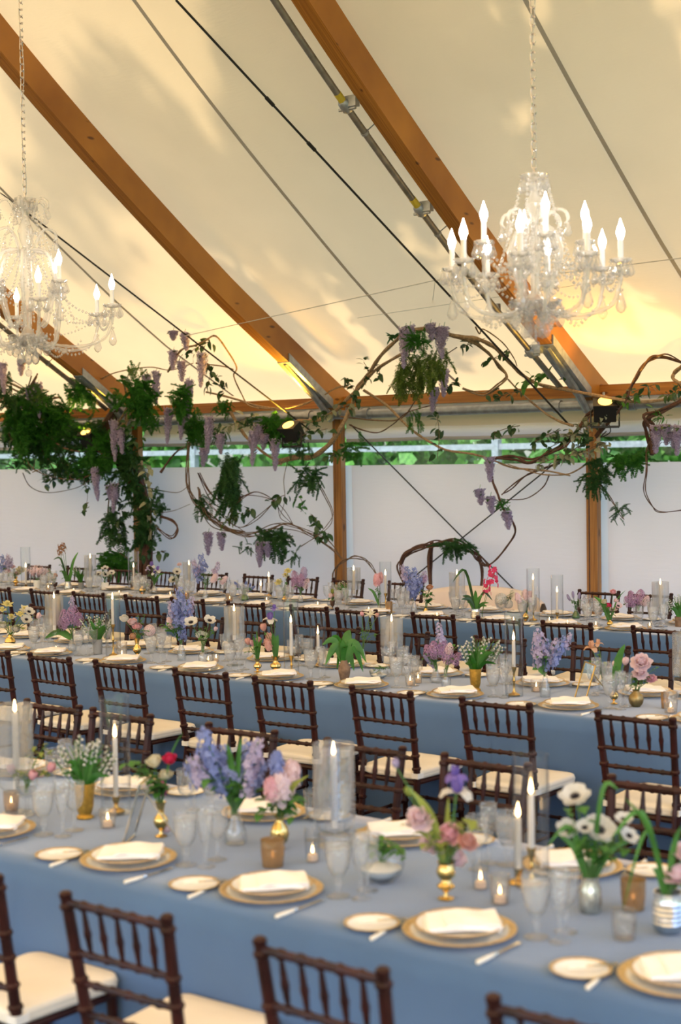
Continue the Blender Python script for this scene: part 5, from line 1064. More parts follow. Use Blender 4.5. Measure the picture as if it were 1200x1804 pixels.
def chandelier(P, z_top, z_crown, z_hub, z_bot, tiers, label, horns, cage):
    o = thing('crystal_chandelier', label, 'chandelier', T(P.x, P.y, z_hub))
    def Z(z): return z-z_hub
    # chain
    c = ob('chain', MB().tube([(0, 0, Z(z_crown)), (0, 0, Z(z_crown)+.03)], .006, 6).mesh('chain hook', M['chrome']), o)
    n = int((z_top-z_crown-.03)/.042)
    for i in range(n): ob('chain_link', LINK, c, T(0, 0, Z(z_crown)+.05+i*.042) @ RZ(math.pi/2*(i % 2)))
    ob('power_cord', MB().tube([(.012*math.sin(i*.9), .012*math.cos(i*.9), Z(z_crown)+.02+i*.1) for i in range(int((z_top-z_crown)/.1))], .0025, 5).mesh('power cord', M['wire']), o)
    # stem of turned glass
    h = z_crown-z_hub; s = MB()
    s.lathe([(0, -.03), (.03, -.03), (.05, 0), (.03, .04), (.018, .06), (.018, h*.30), (.045, h*.36), (.035, h*.42), (.018, h*.46), (.016, h*.62), (.034, h*.68), (.05, h*.76), (.03, h*.82), (.02, h*.86), (.038, h*.92), (.03, h*.97), (0, h)], 14); ob('stem', s.mesh('chandelier stem', M['cryst']), o)
    ob('crown_dish', MB().lathe([(0, 0), (.03, 0), (.055, .01), (.068, .03), (.065, .032), (.05, .014), (0, .008)], 20, T(0, 0, h-.035), lambda a, z: 1+.05*math.cos(10*a)).mesh('crown dish', M['cryst']), o)
    ob('bowl', MB().lathe([(0, -.07), (.04, -.065), (.09, -.04), (.125, 0), (.12, .004), (.08, -.03), (0, -.05)], 24, None, lambda a, z: 1+.04*math.cos(12*a)).mesh('receiver bowl', M['prism']), o)
    for k in range(10):
        a = 2*math.pi*k/10; ob('crown_prism', PR1, o, T(.062*math.cos(a), .062*math.sin(a), h-.008))
        ob('bowl_prism', PR2 if k % 2 else PR1, o, T(.118*math.cos(a), .118*math.sin(a), -.01))
    for k in range(6): a = 2*math.pi*k/6+.3; ob('lower_prism', PR2, o, T(.05*math.cos(a), .05*math.sin(a), -.06)); 
    ob('finial', MB().lathe([(0, 0), (.008, .004), (.006, .03), (.004, .05)], 6, T(0, 0, Z(z_bot)+.045)).lathe([(0, 0), (.015, .005), (.023, .022), (.018, .04), (0, .048)], 10, T(0, 0, Z(z_bot))).mesh('finial ball', M['prism'], smooth=False), o)
    ob('bead_strand', strand([(0, 0, -.07), (0, 0, Z(z_bot)+.05)], .008), o)
    # tiers of arms
    for (n, R, z, ph, rb) in tiers:
        zz = Z(z); arm = MB(); arm.tube(spline([(.03, 0, .0), (R*.28, 0, -.055), (R*.62, 0, -.075), (R*.9, 0, -.03), (R*1.0, 0, zz*.55), (R, 0, zz)], 6), [.010+.0015*math.sin(i*2.2) for i in range(31)], 8)
        am = arm.mesh('arm', M['cryst']); bm = bobeche(rb)
        sw = strand(swag((R, 0, zz-.01), (.04, 0, h*.62), .16, 12)); sw2 = strand(swag((R*math.cos(0), 0, zz-.01), (R*math.cos(2*math.pi/n), R*math.sin(2*math.pi/n), zz-.01), .10, 12), .010)
        dr = strand([(R, 0, zz-.02), (R, 0, zz-.11)], .008, .019)
        for k in range(n):
            a = 2*math.pi*k/n+ph; A = ob('arm', am, o, RZ(a))
            ob('bobeche', bm, A, T(R, 0, zz)); ob('candle_sleeve', SLEEVE, A, T(R, 0, zz+.006)); ob('bulb', BULB, A, T(R, 0, zz+.110))
            for q in range(6): b = q*math.pi/3; ob('prism', PR1, A, T(R+rb*.92*math.cos(b), rb*.92*math.sin(b), zz+.016))
            ob('drop_prism', PR2, A, T(R, 0, zz-.115)); ob('drop_beads', dr, A); ob('bead_strand', sw, A); ob('bead_strand', sw2, A)
    for k in range(8):
        a = 2*math.pi*k/8; R = tiers[0][1]*.55; ob('bead_strand', strand(swag((.06*math.cos(a), .06*math.sin(a), h-.01), (R*math.cos(a+.2), R*math.sin(a+.2), .06), .04, 12)), o); ob('bead_strand', strand(swag((.118*math.cos(a), .118*math.sin(a), 0), (R*1.3*math.cos(a+.2), R*1.3*math.sin(a+.2), -.05), .09, 10)), o)
    # curled horns
    for (n, r0, r1, z0, z1, ph) in horns:
        hm = MB().tube(spline([(r0, 0, Z(z0)), (r0+.01, 0, Z((z0+z1)/2)), (r0+(r1-r0)*.45, 0, Z(z1)), (r1*.92, 0, Z(z1)-.012), (r1, 0, Z(z1)-.05), (r1-.02, 0, Z(z1)-.07)], 6), [.009]*24+[.008, .007, .006, .0055, .005, .004, .003], 7).mesh('horn', M['cryst'])
        hs = strand(swag((r1, 0, Z(z1)-.05), (r0, 0, Z(z0)), .05, 8), .006, .018)
        for k in range(n): A = ob('horn', hm, o, RZ(2*math.pi*k/n+ph)); ob('prism', PR1, A, T(r1, 0, Z(z1)-.055)); ob('bead_strand', hs, A)
    # cage of flat glass loops
    for (n, rc_, z0, z1, ph) in cage:
        cm = MB().tube(spline([(.05, 0, Z(z1)), (rc_*.75, 0, Z(z1)-.03), (rc_, 0, Z(z1*.62+z0*.38)), (rc_*.82, 0, Z(z1*.35+z0*.65)), (rc_*.62, 0, Z(z0)+.03), (.1, 0, Z(z0))], 6), .012, 7).mesh('cage loop', M['cryst'])
        cs = strand(swag((rc_, 0, Z(z1*.62+z0*.38)), (rc_*math.cos(2*math.pi/n), rc_*math.sin(2*math.pi/n), Z(z1*.62+z0*.38)), .12, 10), .009)
        for k in range(n): A = ob('cage_loop', cm, o, RZ(2*math.pi*k/n+ph)); ob('bead_strand', cs, A)
    return o
PC = ony(943, 500, 6.2); zz = lambda py, x=943: ony(x, py, 6.2).z
chandelier(PC, roofz(6.2)-.25, zz(306), zz(530), zz(618), [(8, .405, zz(472), .35, .050), (4, .245, zz(432), .72, .046)], 'crystal chandelier with two tiers of lit candle bulbs and a small dish crown', [(6, .04, .165, zz(412), zz(372), .2)], [(6, .135, zz(520), zz(400), .1)])
PC2 = ony(47, 500, 6.2); z2 = lambda py: ony(47, py, 6.2).z
chandelier(PC2, roofz(6.2)-.25, z2(348), z2(592), z2(664), [(6, .56, z2(548), .45, .058), (4, .27, z2(505), .1, .05)], 'crystal chandelier with curled glass horns at its crown and long drops', [(5, .06, .165, z2(385), z2(352), .3), (5, .05, .19, z2(455), z2(405), .7)], [(6, .21, z2(575), z2(440), .2)])

# ------------------------------------------------------------------ floodlights at the posts (amber uplights)
def flood(P, label, rz):
    o = thing('floodlight', label, 'floodlight', T(*P) @ RZ(rz))
    tl = RX(.60)
    mb = MB(); mb.box(-.11, .11, -.07, .07, -.09, .10); mb.box(-.12, .12, -.08, .08, .08, .11); ob('housing', mb.mesh('flood housing', M['cable']), o, tl)
    for i in range(4): ob('cooling_fin', MB().box(-.10+.06*i, -.085+.06*i, .07, .10, -.08, .08).mesh('fin', M['cable']), o, tl)
    mb = MB(); mb.tube([(-.14, 0, -.16), (-.14, 0, .0), (-.11, 0, .02)], .010, 6); mb.tube([(.14, 0, -.16), (.14, 0, .0), (.11, 0, .02)], .010, 6); mb.tube([(-.14, 0, -.16), (.14, 0, -.16)], .012, 6); ob('yoke', mb.mesh('yoke', M['cable']), o)
    ob('pipe_clamp', MB().tube([(0, 0, -.16), (0, .16, -.14), (0, .30, .06), (0, .36, .20)], .014, 6).mesh('pipe clamp', M['steel']), o)
    ob('lens', MB().lathe([(0, 0), (.07, 0), (.07, .012), (0, .016)], 20, T(0, 0, .11)).mesh('lens', bpy.data.materials.get('amber lamp lens') or EMIT('amber lamp lens', (1, .55, .12), 3)), o, tl)
    ob('power_cord', MB().tube(spline([(0, .09, -.05), (.06, .14, -.2), (-.04, .12, -.26), (.02, .22, -.2)], 5), .006, 5).mesh('cord', M['cable']), o)
    L = bpy.data.lights.new('amber uplight', 'SPOT'); L.energy = UP_E*(.5 if abs(P[0]-RAF[2]) < .6 else 1); L.color = (1, .52, .05); L.spot_size = math.radians(140); L.spot_blend = 1.0; L.shadow_soft_size = .08
    lo = bpy.data.objects.new('uplight_lamp', L); COL.objects.link(lo); lo.parent = o; lo.matrix_local = tl @ T(0, 0, .16) @ RX(math.pi)
UP_E = 150
P = ony(1066, 724, 13.35); flood(P, 'black floodlight clamped among the twigs by the post', .5)
for x, lb in ((RAF[3]-.30, 'black floodlight hidden behind the vine at the middle post'), (RAF[2]-.35, 'black floodlight buried in the fern by the wrapped post'), (RAF[5]-.2, 'black floodlight on the pipe beyond the twig hoops'), (RAF[1]+.2, 'black floodlight on the pipe beyond the fern mass')): flood(Vector((x, 13.35, 2.45)), lb, 0)

# ------------------------------------------------------------------ vines, ferns, wisteria on the wall
VA = [((740, 600), 'the arched vine'), ((615, 720), 'the middle post'), ((250, 800), 'the fern-wrapped post'), ((100, 720), 'the thick fern mass'), ((330, 680), 'the bent bough'), ((470, 760), 'the drooping bough'), ((440, 930), 'the big twig hoop'), ((800, 960), 'the low twig hoop'), ((1040, 770), 'the floodlight'), ((1150, 700), 'the tall twig hoop'), ((1060, 850), 'the floodlight post fern'), ((885, 890), 'the curling twig'), ((770, 760), 'the trailing leaf vine'), ((560, 840), 'the trailing fern'), ((200, 920), 'the foot of the wrapped post')]
def va(x, y): return min(VA, key=lambda v: (v[0][0]-x)**2+(v[0][1]-y)**2)[1]
rv = random.Random(99)
def wallpt(x, y, Y, gap=.16):                                          # as far back as the roof cloth allows
    P = ony(x, y, Y)
    while P.z > roof_surface(P.x, P.y)-gap and Y > 9: Y -= .04; P = ony(x, y, Y)
    return P
def vine(pts, r, mat, label, Y=13.45, n=1, spread=0, name='vine_branch'):
    o = None
    for k in range(n):
        q = []
        for i, (x, y) in enumerate(pts):
            s = spread*(1 if 0 < i < len(pts)-1 else .3)
            q.append(wallpt(x+rv.uniform(-s, s), y+rv.uniform(-s, s), Y+.12*math.sin(i*1.1+k)+rv.uniform(-.04, .04)))
        q = spline(q, 5); N = len(q); rr = [r*(1.0-.45*i/N)*(1+.12*math.sin(i*1.7+k)) for i in range(N)]
        me = MB().tube(q, rr, 7 if r > .01 else 5).mesh('vine', M[mat])
        if n == 1: return tag(ob(name, me), label, 'vine')
        if o is None: o = thing(name, label, 'vine')
        ob('strand', me, o)
    return o
# main boughs
vine([(486, 815), (520, 806), (550, 805), (583, 780), (603, 750), (621, 712), (630, 683), (650, 658), (672, 625), (706, 593)], .034, 'bark', 'thick pale bough rising beside the middle post into the arch')
vine([(520, 742), (560, 740), (590, 725), (610, 705), (634, 682), (662, 652), (700, 628), (730, 612)], .026, 'bark', 'second pale bough twining up into the arched vine')
vine([(703, 594), (730, 582), (765, 580), (800, 592), (840, 597), (873, 613), (893, 633), (920, 660), (950, 677), (1000, 687), (1070, 700), (1126, 708), (1183, 703), (1230, 700)], .026, 'bark', 'long pale bough arching over the middle bay to the floodlight')
vine([(790, 590), (835, 600), (862, 625), (884, 650), (890, 665), (877, 680), (850, 692), (815, 684)], .013, 'bark', 'pale tendril looping inside the arched vine', n=3, spread=5)
vine([(838, 576), (845, 588), (852, 580), (885, 603), (905, 630), (911, 645)], .009, 'bark', 'thin tendril forking off the top of the arch')
vine([(640, 687), (680, 713), (710, 743), (733, 763), (760, 780), (787, 793), (833, 800), (867, 810), (900, 823), (933, 827), (967, 830), (1005, 838)], .016, 'bark', 'long pale vine sagging across the clear strip')
vine([(600, 734), (667, 741), (707, 737), (733, 703), (747, 673), (767, 640), (805, 612)], .010, 'twig2', 'dark vine curving up inside the arch')
vine([(615, 748), (640, 758), (667, 762), (693, 747), (717, 727), (760, 714)], .009, 'twig', 'dark red twig crossing the pipe beside the middle post')
vine([(867, 808), (900, 807), (937, 814), (965, 802), (993, 782), (1013, 756), (1041, 731), (1084, 708)], .014, 'twig', 'bundle of dark red twigs sweeping up to the floodlight', n=3, spread=6)
vine([(1010, 750), (985, 742), (957, 725), (917, 691), (895, 668)], .015, 'bark', 'pale vine climbing from the floodlight knot to the arch')
vine([(1050, 770), (1098, 708), (1115, 674), (1135, 646), (1154, 632), (1177, 629), (1205, 640)], .012, 'twig', 'tall hoop of dark red twigs rising beside the floodlight', n=4, spread=5)
vine([(1150, 800), (1146, 760), (1140, 735), (1165, 718), (1205, 705)], .020, 'twig', 'bundle of dark twigs running along the pipe', n=4, spread=8)
vine([(1210, 640), (1190, 655), (1186, 667), (1200, 676)], .024, 'bark', 'thick pale bough curling at the tall twig hoop')
vine([(1140, 720), (1149, 762), (1143, 790), (1138, 833), (1138, 867), (1146, 889), (1166, 901), (1210, 897)], .007, 'twig', 'thin dark tendril hanging in a hook against the wall', n=2, spread=4)
vine([(1047, 790), (1036, 813), (1019, 827), (996, 836), (957, 836), (923, 827), (895, 818)], .010, 'bark', 'pale tendril sweeping under the floodlight knot')
vine([(968, 836), (957, 858), (928, 878), (893, 880)], .008, 'twig', 'dark tendril hooking towards the curling twig')
vine([(867, 812), (867, 843), (877, 870), (887, 897), (900, 913), (908, 937), (893, 963), (873, 987), (857, 997), (846, 993)], .015, 'twig', 'dark red twig curling down the wall like a question mark')
vine([(985, 815), (930, 835), (900, 857), (883, 872)], .010, 'twig', 'dark red twig reaching into the curling twig', n=2, spread=4)
vine([(712, 1030), (703, 1002), (717, 977), (740, 962), (767, 957), (800, 955), (833, 968), (845, 985), (862, 998)], .011, 'twig', 'low hoop of wound dark twigs standing against the wall', n=6, spread=6, Y=13.6)
vine([(762, 955), (757, 993), (760, 1045)], .020, 'twig', 'upright bundle of dark twigs carrying the low hoop', n=3, spread=3, Y=13.6)
vine([(842, 980), (850, 1010), (846, 1045)], .015, 'twig', 'leaning dark twigs at the far end of the low hoop', n=2, spread=4, Y=13.6)
vine([(589, 1034), (589, 1012), (597, 997), (607, 987), (622, 982), (642, 986), (655, 996), (663, 1012)], .008, 'twig2', 'small thin twig hoop at the foot of the middle post', n=3, spread=3, Y=13.6)
vine([(350, 860), (357, 897), (377, 920), (410, 940), (440, 940), (477, 930), (513, 927), (550, 940), (577, 957), (603, 985)], .007, 'twig2', 'big hoop of many thin brown vines sagging below the strip', n=6, spread=7)
vine([(333, 780), (330, 843), (340, 877), (367, 910), (400, 930), (430, 938)], .007, 'twig2', 'brown vines hanging from the bough into the big hoop', n=6, spread=8)
vine([(350, 833), (370, 873), (390, 890), (417, 883), (450, 867), (480, 883), (497, 907), (517, 925)], .007, 'twig', 'thin dark vines looping over the big hoop', n=3, spread=7)
vine([(480, 890), (455, 915), (425, 925), (390, 905), (360, 880)], .006, 'twig2', 'thin brown tendril looping inside the big hoop', n=2, spread=6)
vine([(560, 850), (570, 870), (583, 900), (580, 923), (563, 943), (530, 963)], .006, 'twig2', 'thin tendril circling beside the middle post', n=2, spread=4)
vine([(507, 812), (500, 845), (502, 880), (493, 910)], .005, 'twig2', 'thin straight tendril dropping from the drooping bough')
vine([(404, 722), (430, 765), (455, 790), (480, 808), (495, 818)], .022, 'bark', 'pale drooping bough meeting the thick bough')
vine([(123, 698), (120, 737), (113, 783), (87, 817), (57, 832)], .012, 'bark', 'smooth pale vine bowed in front of the fern mass')
vine([(73, 700), (72, 750), (76, 817)], .010, 'bark', 'straight pale vine hanging in front of the fern mass')
vine([(12, 770), (33, 797), (55, 829), (64, 800), (74, 775)], .010, 'bark', 'pale vine making a sharp hook in the fern mass')
vine([(0, 668), (40, 690), (73, 700), (106, 700)], .014, 'bark', 'pale bough lying across the top of the fern mass', n=3, spread=7)
vine([(150, 690), (193, 660), (260, 647), (300, 652), (340, 640)], .010, 'bark', 'thin pale vine rising from the fern mass to the bent bough')
vine([(296, 655), (318, 618), (345, 608), (362, 600), (380, 592), (400, 617), (417, 647), (412, 663), (427, 697), (437, 713), (457, 720)], .013, 'bark', 'pale bough bent into a sharp elbow above the eave')
vine([(363, 690), (400, 697), (430, 707), (460, 717), (500, 720), (537, 713), (567, 697), (600, 683), (620, 684)], .011, 'bark', 'pale vine running along the eave to the middle post', n=2, spread=3)
vine([(345, 640), (390, 645), (412, 651)], .010, 'twig2', 'short broken twig under the bent bough')
vine([(318, 742), (340, 760), (362, 757)], .010, 'bark', 'pale loop of vine under the bent bough')
vine([(283, 833), (307, 803), (327, 787)], .012, 'twig', 'dark vines bracing the wrapped post', n=3, spread=4)
vine([(283, 910), (307, 920), (312, 933), (300, 947), (277, 930)], .010, 'twig', 'dark twig coil on the side of the wrapped post', n=3, spread=4)
vine([(265, 860), (310, 868), (330, 858)], .006, 'twig2', 'thin tendril leaving the wrapped post'); vine([(270, 905), (305, 900), (335, 888)], .005, 'twig2', 'second thin tendril leaving the wrapped post')
vine([(40, 833), (53, 857), (83, 868), (133, 860), (160, 845)], .007, 'twig', 'thin dark vine sagging below the fern mass')
vine([(205, 720), (185, 760), (200, 800), (235, 840), (255, 900), (258, 1000), (256, 1060)], .05, 'twig', 'dark trunk-like bundle of vines climbing the wrapped post', n=7, spread=10, Y=13.6)
vine([(180, 780), (215, 745), (225, 700), (215, 665)], .02, 'bark', 'pale boughs fanning out above the wrapped post', n=3, spread=12)
vine([(195, 860), (193, 910), (200, 960), (225, 985)], .006, 'twig2', 'thin tendril arching beside the wrapped post', n=2, spread=4)
vine([(0, 700), (60, 745), (130, 770), (190, 800)], .018, 'twig2', 'brown vines running through the fern mass', n=5, spread=22)
vine([(60, 660), (40, 730), (70, 800), (130, 830), (190, 820)], .010, 'twig2', 'tangled thin brown vines in the fern mass', n=5, spread=22)
vine([(1056, 850), (1075, 880), (1092, 905), (1100, 915)], .006, 'twig2', 'thin twig carrying the drooping fern beside the floodlight post', n=2, spread=3)
# ferns
def frond_mesh(seed, mat):
    rg = random.Random(seed); mb = MB(); N = 13; pts = [Vector((.06*math.sin(t*3+seed), t, -.22*t*t)) for t in [i/12 for i in range(13)]]
    mb.tube(pts, .004, 3); vs, fs = [], []
    for i in range(2, 13):
        for s in (-1, 1):
            for rep in range(2):
                L = .20*math.sin(math.pi*(i/13)**.7)*rg.uniform(.7, 1.2); d = Vector((s*rg.uniform(.6, 1), rg.uniform(.3, .8), rg.uniform(-.5, .35))).normalized(); p = pts[i]
                for k in range(7):
                    b = p+d*L*(k+1)/7
                    for q in range(5):
                        e = Vector((rg.uniform(-1, 1), rg.uniform(-.4, 1), rg.uniform(-1, .6))).normalized()*.066*rg.uniform(.6, 1.2); sd = e.cross(Vector((rg.uniform(-1, 1), rg.uniform(-1, 1), 1))).normalized()*.0068; o = len(vs)
                        vs += [b-sd, b+sd, b+e]; fs.append((o, o+1, o+2))
    mb.add(vs, fs); return mb.mesh('fern frond', M[mat], sharp=0, smooth=False)
FR = {m_: [frond_mesh(i, m_) for i in range(3)] for m_ in ('fern', 'fernl', 'fernd')}
GCOUNT = {}
def fern(x, y, rx, ry, mat, n, word, Y=13.4, hang=.3, size=1.0):
    C_ = wallpt(x, y, Y, .25+ry*.0050); k = depth(C_)/FPX; lab = f'{word} asparagus fern spray at {va(x, y)}'; o = thing('asparagus_fern', lab, 'foliage', Matrix.Translation(C_)); GCOUNT.setdefault(lab, []).append(o)
    for i in range(int(n*(2.6 if mat == 'fern' else 2.0))):
        a = rv.uniform(0, 6.283); rr = math.sqrt(rv.random())*.62
        p = Vector((rx*k*rr*math.cos(a)/.8, rv.uniform(-.10, .10), ry*k*rr*math.sin(a)))
        L = size*k*min(max(rx, ry)*.85, 52)*rv.uniform(.7, 1.15)
        th = rv.uniform(0, 6.283); d = Vector((math.cos(th)*(1-hang*.6), rv.uniform(-.7, .5), math.sin(th)*(1-hang)-hang*.9)).normalized()
        q = d.to_track_quat('Y', 'Z').to_matrix().to_4x4()
        ob('frond', FR[mat][rv.randrange(3)], o, Matrix.Translation(p-d*L*.3) @ q @ SCL(L))
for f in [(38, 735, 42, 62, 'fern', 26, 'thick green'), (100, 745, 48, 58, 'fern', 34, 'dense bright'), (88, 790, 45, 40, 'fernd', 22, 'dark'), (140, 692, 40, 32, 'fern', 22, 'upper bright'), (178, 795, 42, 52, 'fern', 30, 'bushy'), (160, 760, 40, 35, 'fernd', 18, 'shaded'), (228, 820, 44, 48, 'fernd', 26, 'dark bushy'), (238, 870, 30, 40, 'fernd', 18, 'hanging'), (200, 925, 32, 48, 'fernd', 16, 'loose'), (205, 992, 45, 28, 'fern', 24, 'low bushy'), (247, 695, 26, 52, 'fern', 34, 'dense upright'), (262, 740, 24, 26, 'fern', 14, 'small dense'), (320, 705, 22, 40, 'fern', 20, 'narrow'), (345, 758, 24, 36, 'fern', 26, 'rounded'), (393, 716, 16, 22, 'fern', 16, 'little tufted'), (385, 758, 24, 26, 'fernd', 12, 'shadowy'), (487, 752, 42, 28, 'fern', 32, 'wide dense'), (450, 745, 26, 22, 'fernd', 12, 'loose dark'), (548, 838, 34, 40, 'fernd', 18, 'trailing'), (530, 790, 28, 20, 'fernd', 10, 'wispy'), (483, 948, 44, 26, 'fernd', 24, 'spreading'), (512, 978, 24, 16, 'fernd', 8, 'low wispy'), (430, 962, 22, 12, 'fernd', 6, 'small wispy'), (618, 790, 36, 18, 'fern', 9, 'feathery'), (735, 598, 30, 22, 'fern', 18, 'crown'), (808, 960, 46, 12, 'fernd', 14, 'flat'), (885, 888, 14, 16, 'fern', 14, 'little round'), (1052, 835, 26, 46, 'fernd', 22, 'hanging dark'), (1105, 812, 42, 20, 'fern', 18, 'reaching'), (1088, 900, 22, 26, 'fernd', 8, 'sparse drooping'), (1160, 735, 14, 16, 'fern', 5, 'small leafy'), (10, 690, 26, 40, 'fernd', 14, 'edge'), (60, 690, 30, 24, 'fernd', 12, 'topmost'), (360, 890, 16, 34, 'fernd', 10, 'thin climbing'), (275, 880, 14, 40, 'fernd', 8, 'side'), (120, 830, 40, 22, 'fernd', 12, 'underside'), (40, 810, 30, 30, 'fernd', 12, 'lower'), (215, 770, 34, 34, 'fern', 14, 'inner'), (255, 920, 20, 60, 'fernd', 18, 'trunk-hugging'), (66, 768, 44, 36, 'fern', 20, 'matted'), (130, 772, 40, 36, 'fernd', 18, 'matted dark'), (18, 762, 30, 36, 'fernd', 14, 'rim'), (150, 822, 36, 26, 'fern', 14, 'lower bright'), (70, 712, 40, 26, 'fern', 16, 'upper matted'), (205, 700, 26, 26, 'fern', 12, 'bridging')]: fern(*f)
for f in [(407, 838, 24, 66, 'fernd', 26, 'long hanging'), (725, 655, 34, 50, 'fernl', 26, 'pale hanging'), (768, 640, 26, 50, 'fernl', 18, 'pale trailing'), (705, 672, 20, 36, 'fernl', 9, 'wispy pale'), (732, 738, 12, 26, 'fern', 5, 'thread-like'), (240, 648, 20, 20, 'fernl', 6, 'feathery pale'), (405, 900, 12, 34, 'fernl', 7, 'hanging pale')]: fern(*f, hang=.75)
# leafy sprigs
def sprig(x, y, rx, ry, n, mat, word, Y=13.35, sz=16):
    C_ = wallpt(x, y, Y); k = depth(C_)/FPX; lab = f'{word} vine leaves at {va(x, y)}'; o = thing('leafy_vine_sprig', lab, 'foliage', Matrix.Translation(C_)); GCOUNT.setdefault(lab, []).append(o)
    pts = spline([Vector((-rx*k, 0, -ry*k*.6)), Vector((0, .02, ry*k*.2)), Vector((rx*k, 0, ry*k*.6))] if rx > ry else [Vector((-rx*k*.5, 0, ry*k)), Vector((rx*k*.3, .02, 0)), Vector((0, 0, -ry*k))], 6)
    ob('stem', MB().tube(pts, .004, 4).mesh('sprig stem', M['twig2']), o); lm = leaf_mesh(1.0, .55, .4, mat)
    n = int(n*1.5)
    for i in range(n):
        p = pts[int(i/(max(1, n-1))*(len(pts)-1))]+Vector((rv.uniform(-.35, .35)*rx*k, rv.uniform(-.05, .05), rv.uniform(-.35, .35)*ry*k))
        d = Vector((rv.uniform(-1, 1), rv.uniform(-.6, .2), rv.uniform(-1, .6))).normalized(); ob('leaf', lm, o, Matrix.Translation(p) @ d.to_track_quat('Y', 'Z').to_matrix().to_4x4() @ RY(rv.uniform(-.8, .8)) @ SCL(sz*k*rv.uniform(.7, 1.2)))
for s in [(618, 692, 22, 26, 14, 'leafd', 'dark'), (645, 655, 10, 18, 8, 'leafd', 'small dark'), (598, 722, 26, 12, 10, 'leafv', 'variegated'), (770, 760, 8, 48, 14, 'leafd', 'trailing dark'), (795, 680, 16, 10, 8, 'leafd', 'glossy'), (826, 607, 18, 8, 8, 'leafd', 'row of'), (880, 628, 22, 10, 8, 'leafd', 'round'), (945, 668, 24, 14, 16, 'leaf', 'bright'), (895, 695, 26, 10, 8, 'leafd', 'lower row of'), (893, 756, 26, 9, 10, 'leafd', 'slender'), (965, 768, 26, 16, 16, 'leafd', 'crowded dark'), (1030, 755, 34, 26, 30, 'leafv', 'pale variegated'), (985, 808, 44, 18, 26, 'leafv', 'creamy'), (1060, 738, 30, 18, 20, 'leafv', 'silvery'), (1005, 775, 40, 20, 26, 'leafd', 'thick dark'), (1085, 705, 24, 12, 12, 'leafd', 'top dark'), (1045, 790, 26, 16, 14, 'leafv', 'under-knot'), (1020, 790, 30, 24, 16, 'leafd', 'shaded'), (1135, 684, 22, 10, 8, 'leafd', 'dark arched'), (1115, 702, 18, 8, 6, 'leaf', 'small green'), (1160, 735, 14, 14, 6, 'leaf', 'fresh'), (1188, 690, 16, 14, 10, 'leafd', 'clustered'), (530, 888, 8, 14, 7, 'leaf', 'tiny'), (555, 920, 14, 14, 12, 'leafd', 'clinging'), (570, 945, 12, 10, 8, 'leafd', 'low clinging'), (435, 902, 14, 10, 8, 'leafd', 'hoop'), (490, 878, 16, 10, 8, 'leafd', 'upper hoop'), (350, 612, 24, 14, 14, 'leafd', 'dark top'), (388, 680, 16, 16, 10, 'leafd', 'dangling'), (365, 655, 14, 24, 12, 'leafd', 'wrapped'), (425, 742, 26, 14, 12, 'leafv', 'spotted'), (108, 830, 36, 30, 30, 'leafd', 'heavy dark'), (205, 905, 22, 50, 26, 'leafd', 'hanging dark'), (150, 870, 10, 30, 8, 'leafd', 'thin hanging'), (235, 790, 30, 40, 24, 'leafd', 'packed dark'), (262, 880, 12, 60, 20, 'leafv', 'dusty'), (275, 975, 24, 8, 8, 'leafd', 'reaching low'), (20, 790, 20, 30, 14, 'leafd', 'edge'), (700, 592, 14, 8, 8, 'fernd', 'narrow'), (870, 690, 10, 8, 4, 'leafd', 'lone'), (560, 735, 16, 12, 10, 'leafd', 'tucked'), (665, 655, 8, 14, 5, 'leafd', 'climbing'), (1000, 660, 10, 8, 4, 'leafd', 'stray'), (545, 765, 40, 14, 16, 'leafd', 'shadowed'), (590, 800, 16, 12, 8, 'leafd', 'hanging tip')]: sprig(*s)
# wisteria racemes
WS = [(258, 660, 683), (275, 655, 712), (305, 583, 600), (325, 587, 618), (305, 618, 652), (320, 637, 672), (333, 670, 742), (322, 712, 774), (298, 720, 782), (357, 622, 682), (370, 735, 800), (360, 790, 822), (200, 742, 814), (210, 755, 800), (167, 825, 882), (203, 852, 903), (193, 855, 880), (67, 675, 736), (52, 682, 712), (33, 698, 728), (23, 722, 756), (4, 640, 694), (38, 633, 662), (367, 938, 978), (390, 938, 970), (387, 765, 800), (447, 760, 820), (456, 748, 778), (466, 765, 793), (484, 775, 829), (458, 955, 999), (469, 955, 982), (714, 578, 648), (722, 575, 620), (758, 571, 600), (773, 578, 632), (782, 576, 610), (782, 651, 699), (757, 668, 694), (766, 682, 726), (862, 806, 849), (845, 862, 890), (864, 875, 905), (893, 901, 933), (1157, 750, 798), (1174, 748, 784), (1195, 750, 802), (1187, 762, 790)]
wm = [bloom('wisteria', 'wisteria', v)[0] for v in range(3)]
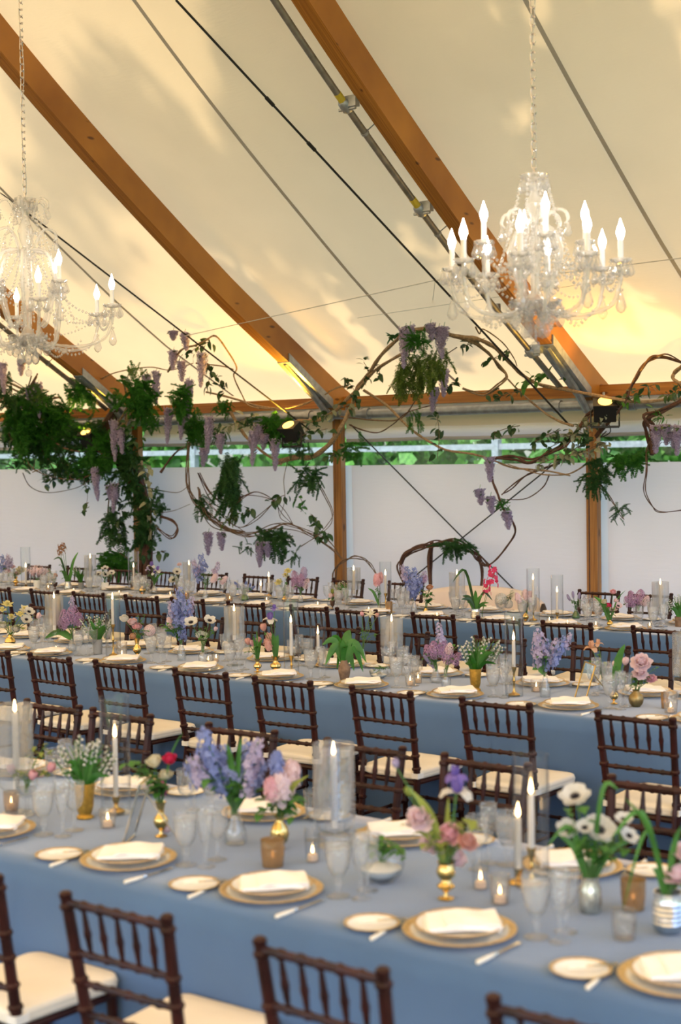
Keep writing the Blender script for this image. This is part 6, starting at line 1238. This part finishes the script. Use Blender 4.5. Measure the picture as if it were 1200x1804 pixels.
for (x, a, b) in WS:
    Pt = wallpt(x, a, 13.25); L = (b-a)*depth(Pt)/FPX; lab = f'lilac wisteria raceme at {va(x, (a+b)/2)}'
    o = thing('wisteria_raceme', lab, 'flower', Matrix.Translation(Pt)); GCOUNT.setdefault(lab, []).append(o)
    w = max(L*1.0, .26); ob('blossoms', wm[rv.randrange(3)], o, RY(rv.uniform(-.15, .15)) @ RZ(rv.uniform(0, 6)) @ SCL(.42, .42, L))
    ob('stalk', MB().tube([(0, .02, .05), (0, 0, 0), (0, 0, -L*.85)], .003, 4).mesh('stalk', M['stem']), o)
    lm = leaf_mesh(1.0, .55, .4, 'leafd')
    for i in range(3): ob('leaf', lm, o, RZ(rv.uniform(0, 6)) @ RX(rv.uniform(-.5, .3)) @ SCL(.09))

# ------------------------------------------------------------------ labels: settle look-alikes
RANK = ['tallest', 'lowest']
def settle(lab, L, axis=2):
    if len(L) == 1: return
    if len(L) == 2: words = ['higher', 'lower']
    else: words = ['highest']+[None]*(len(L)-2)+['lowest']
    def top(o): return max(((o.matrix_local @ c.matrix_local).translation.z for c in o.children if c.name.startswith(('bloom', 'frond', 'blossoms', 'leaf'))), default=o.location.z)
    L = sorted(L, key=top, reverse=True)
    for o, w in zip(L, words):
        if w: o['label'] = f'{w} {lab}'
        else: o['label'] = f'in-between {lab}' if len(L) > 3 else f'middle {lab}'
        if w is None and len(L) > 3: o['group'] = lab[:60]
for lab, L in list(FCOUNT.items())+list(GCOUNT.items()): settle(lab, L)
seen = {}
for (o, tmpl, kind, pos) in LATER:
    best = min(ANCH, key=lambda a: (a[0]-pos).length)
    lab = tmpl.replace('{a}', best[1].replace('the ', 'the ', 1)).replace('{s}', '').replace(', by', ' by') if False else tmpl.replace('{a}', best[1])
    seen.setdefault(lab, []).append(o); o['label'] = lab
for lab, L in seen.items():
    if len(L) > 1:
        for o in L: o['group'] = lab[:70]

for o in COL.objects:
    if o.parent is None and 'label' in o and len(o['label'].split()) > 16: print('LONG', len(o['label'].split()), o['label'])
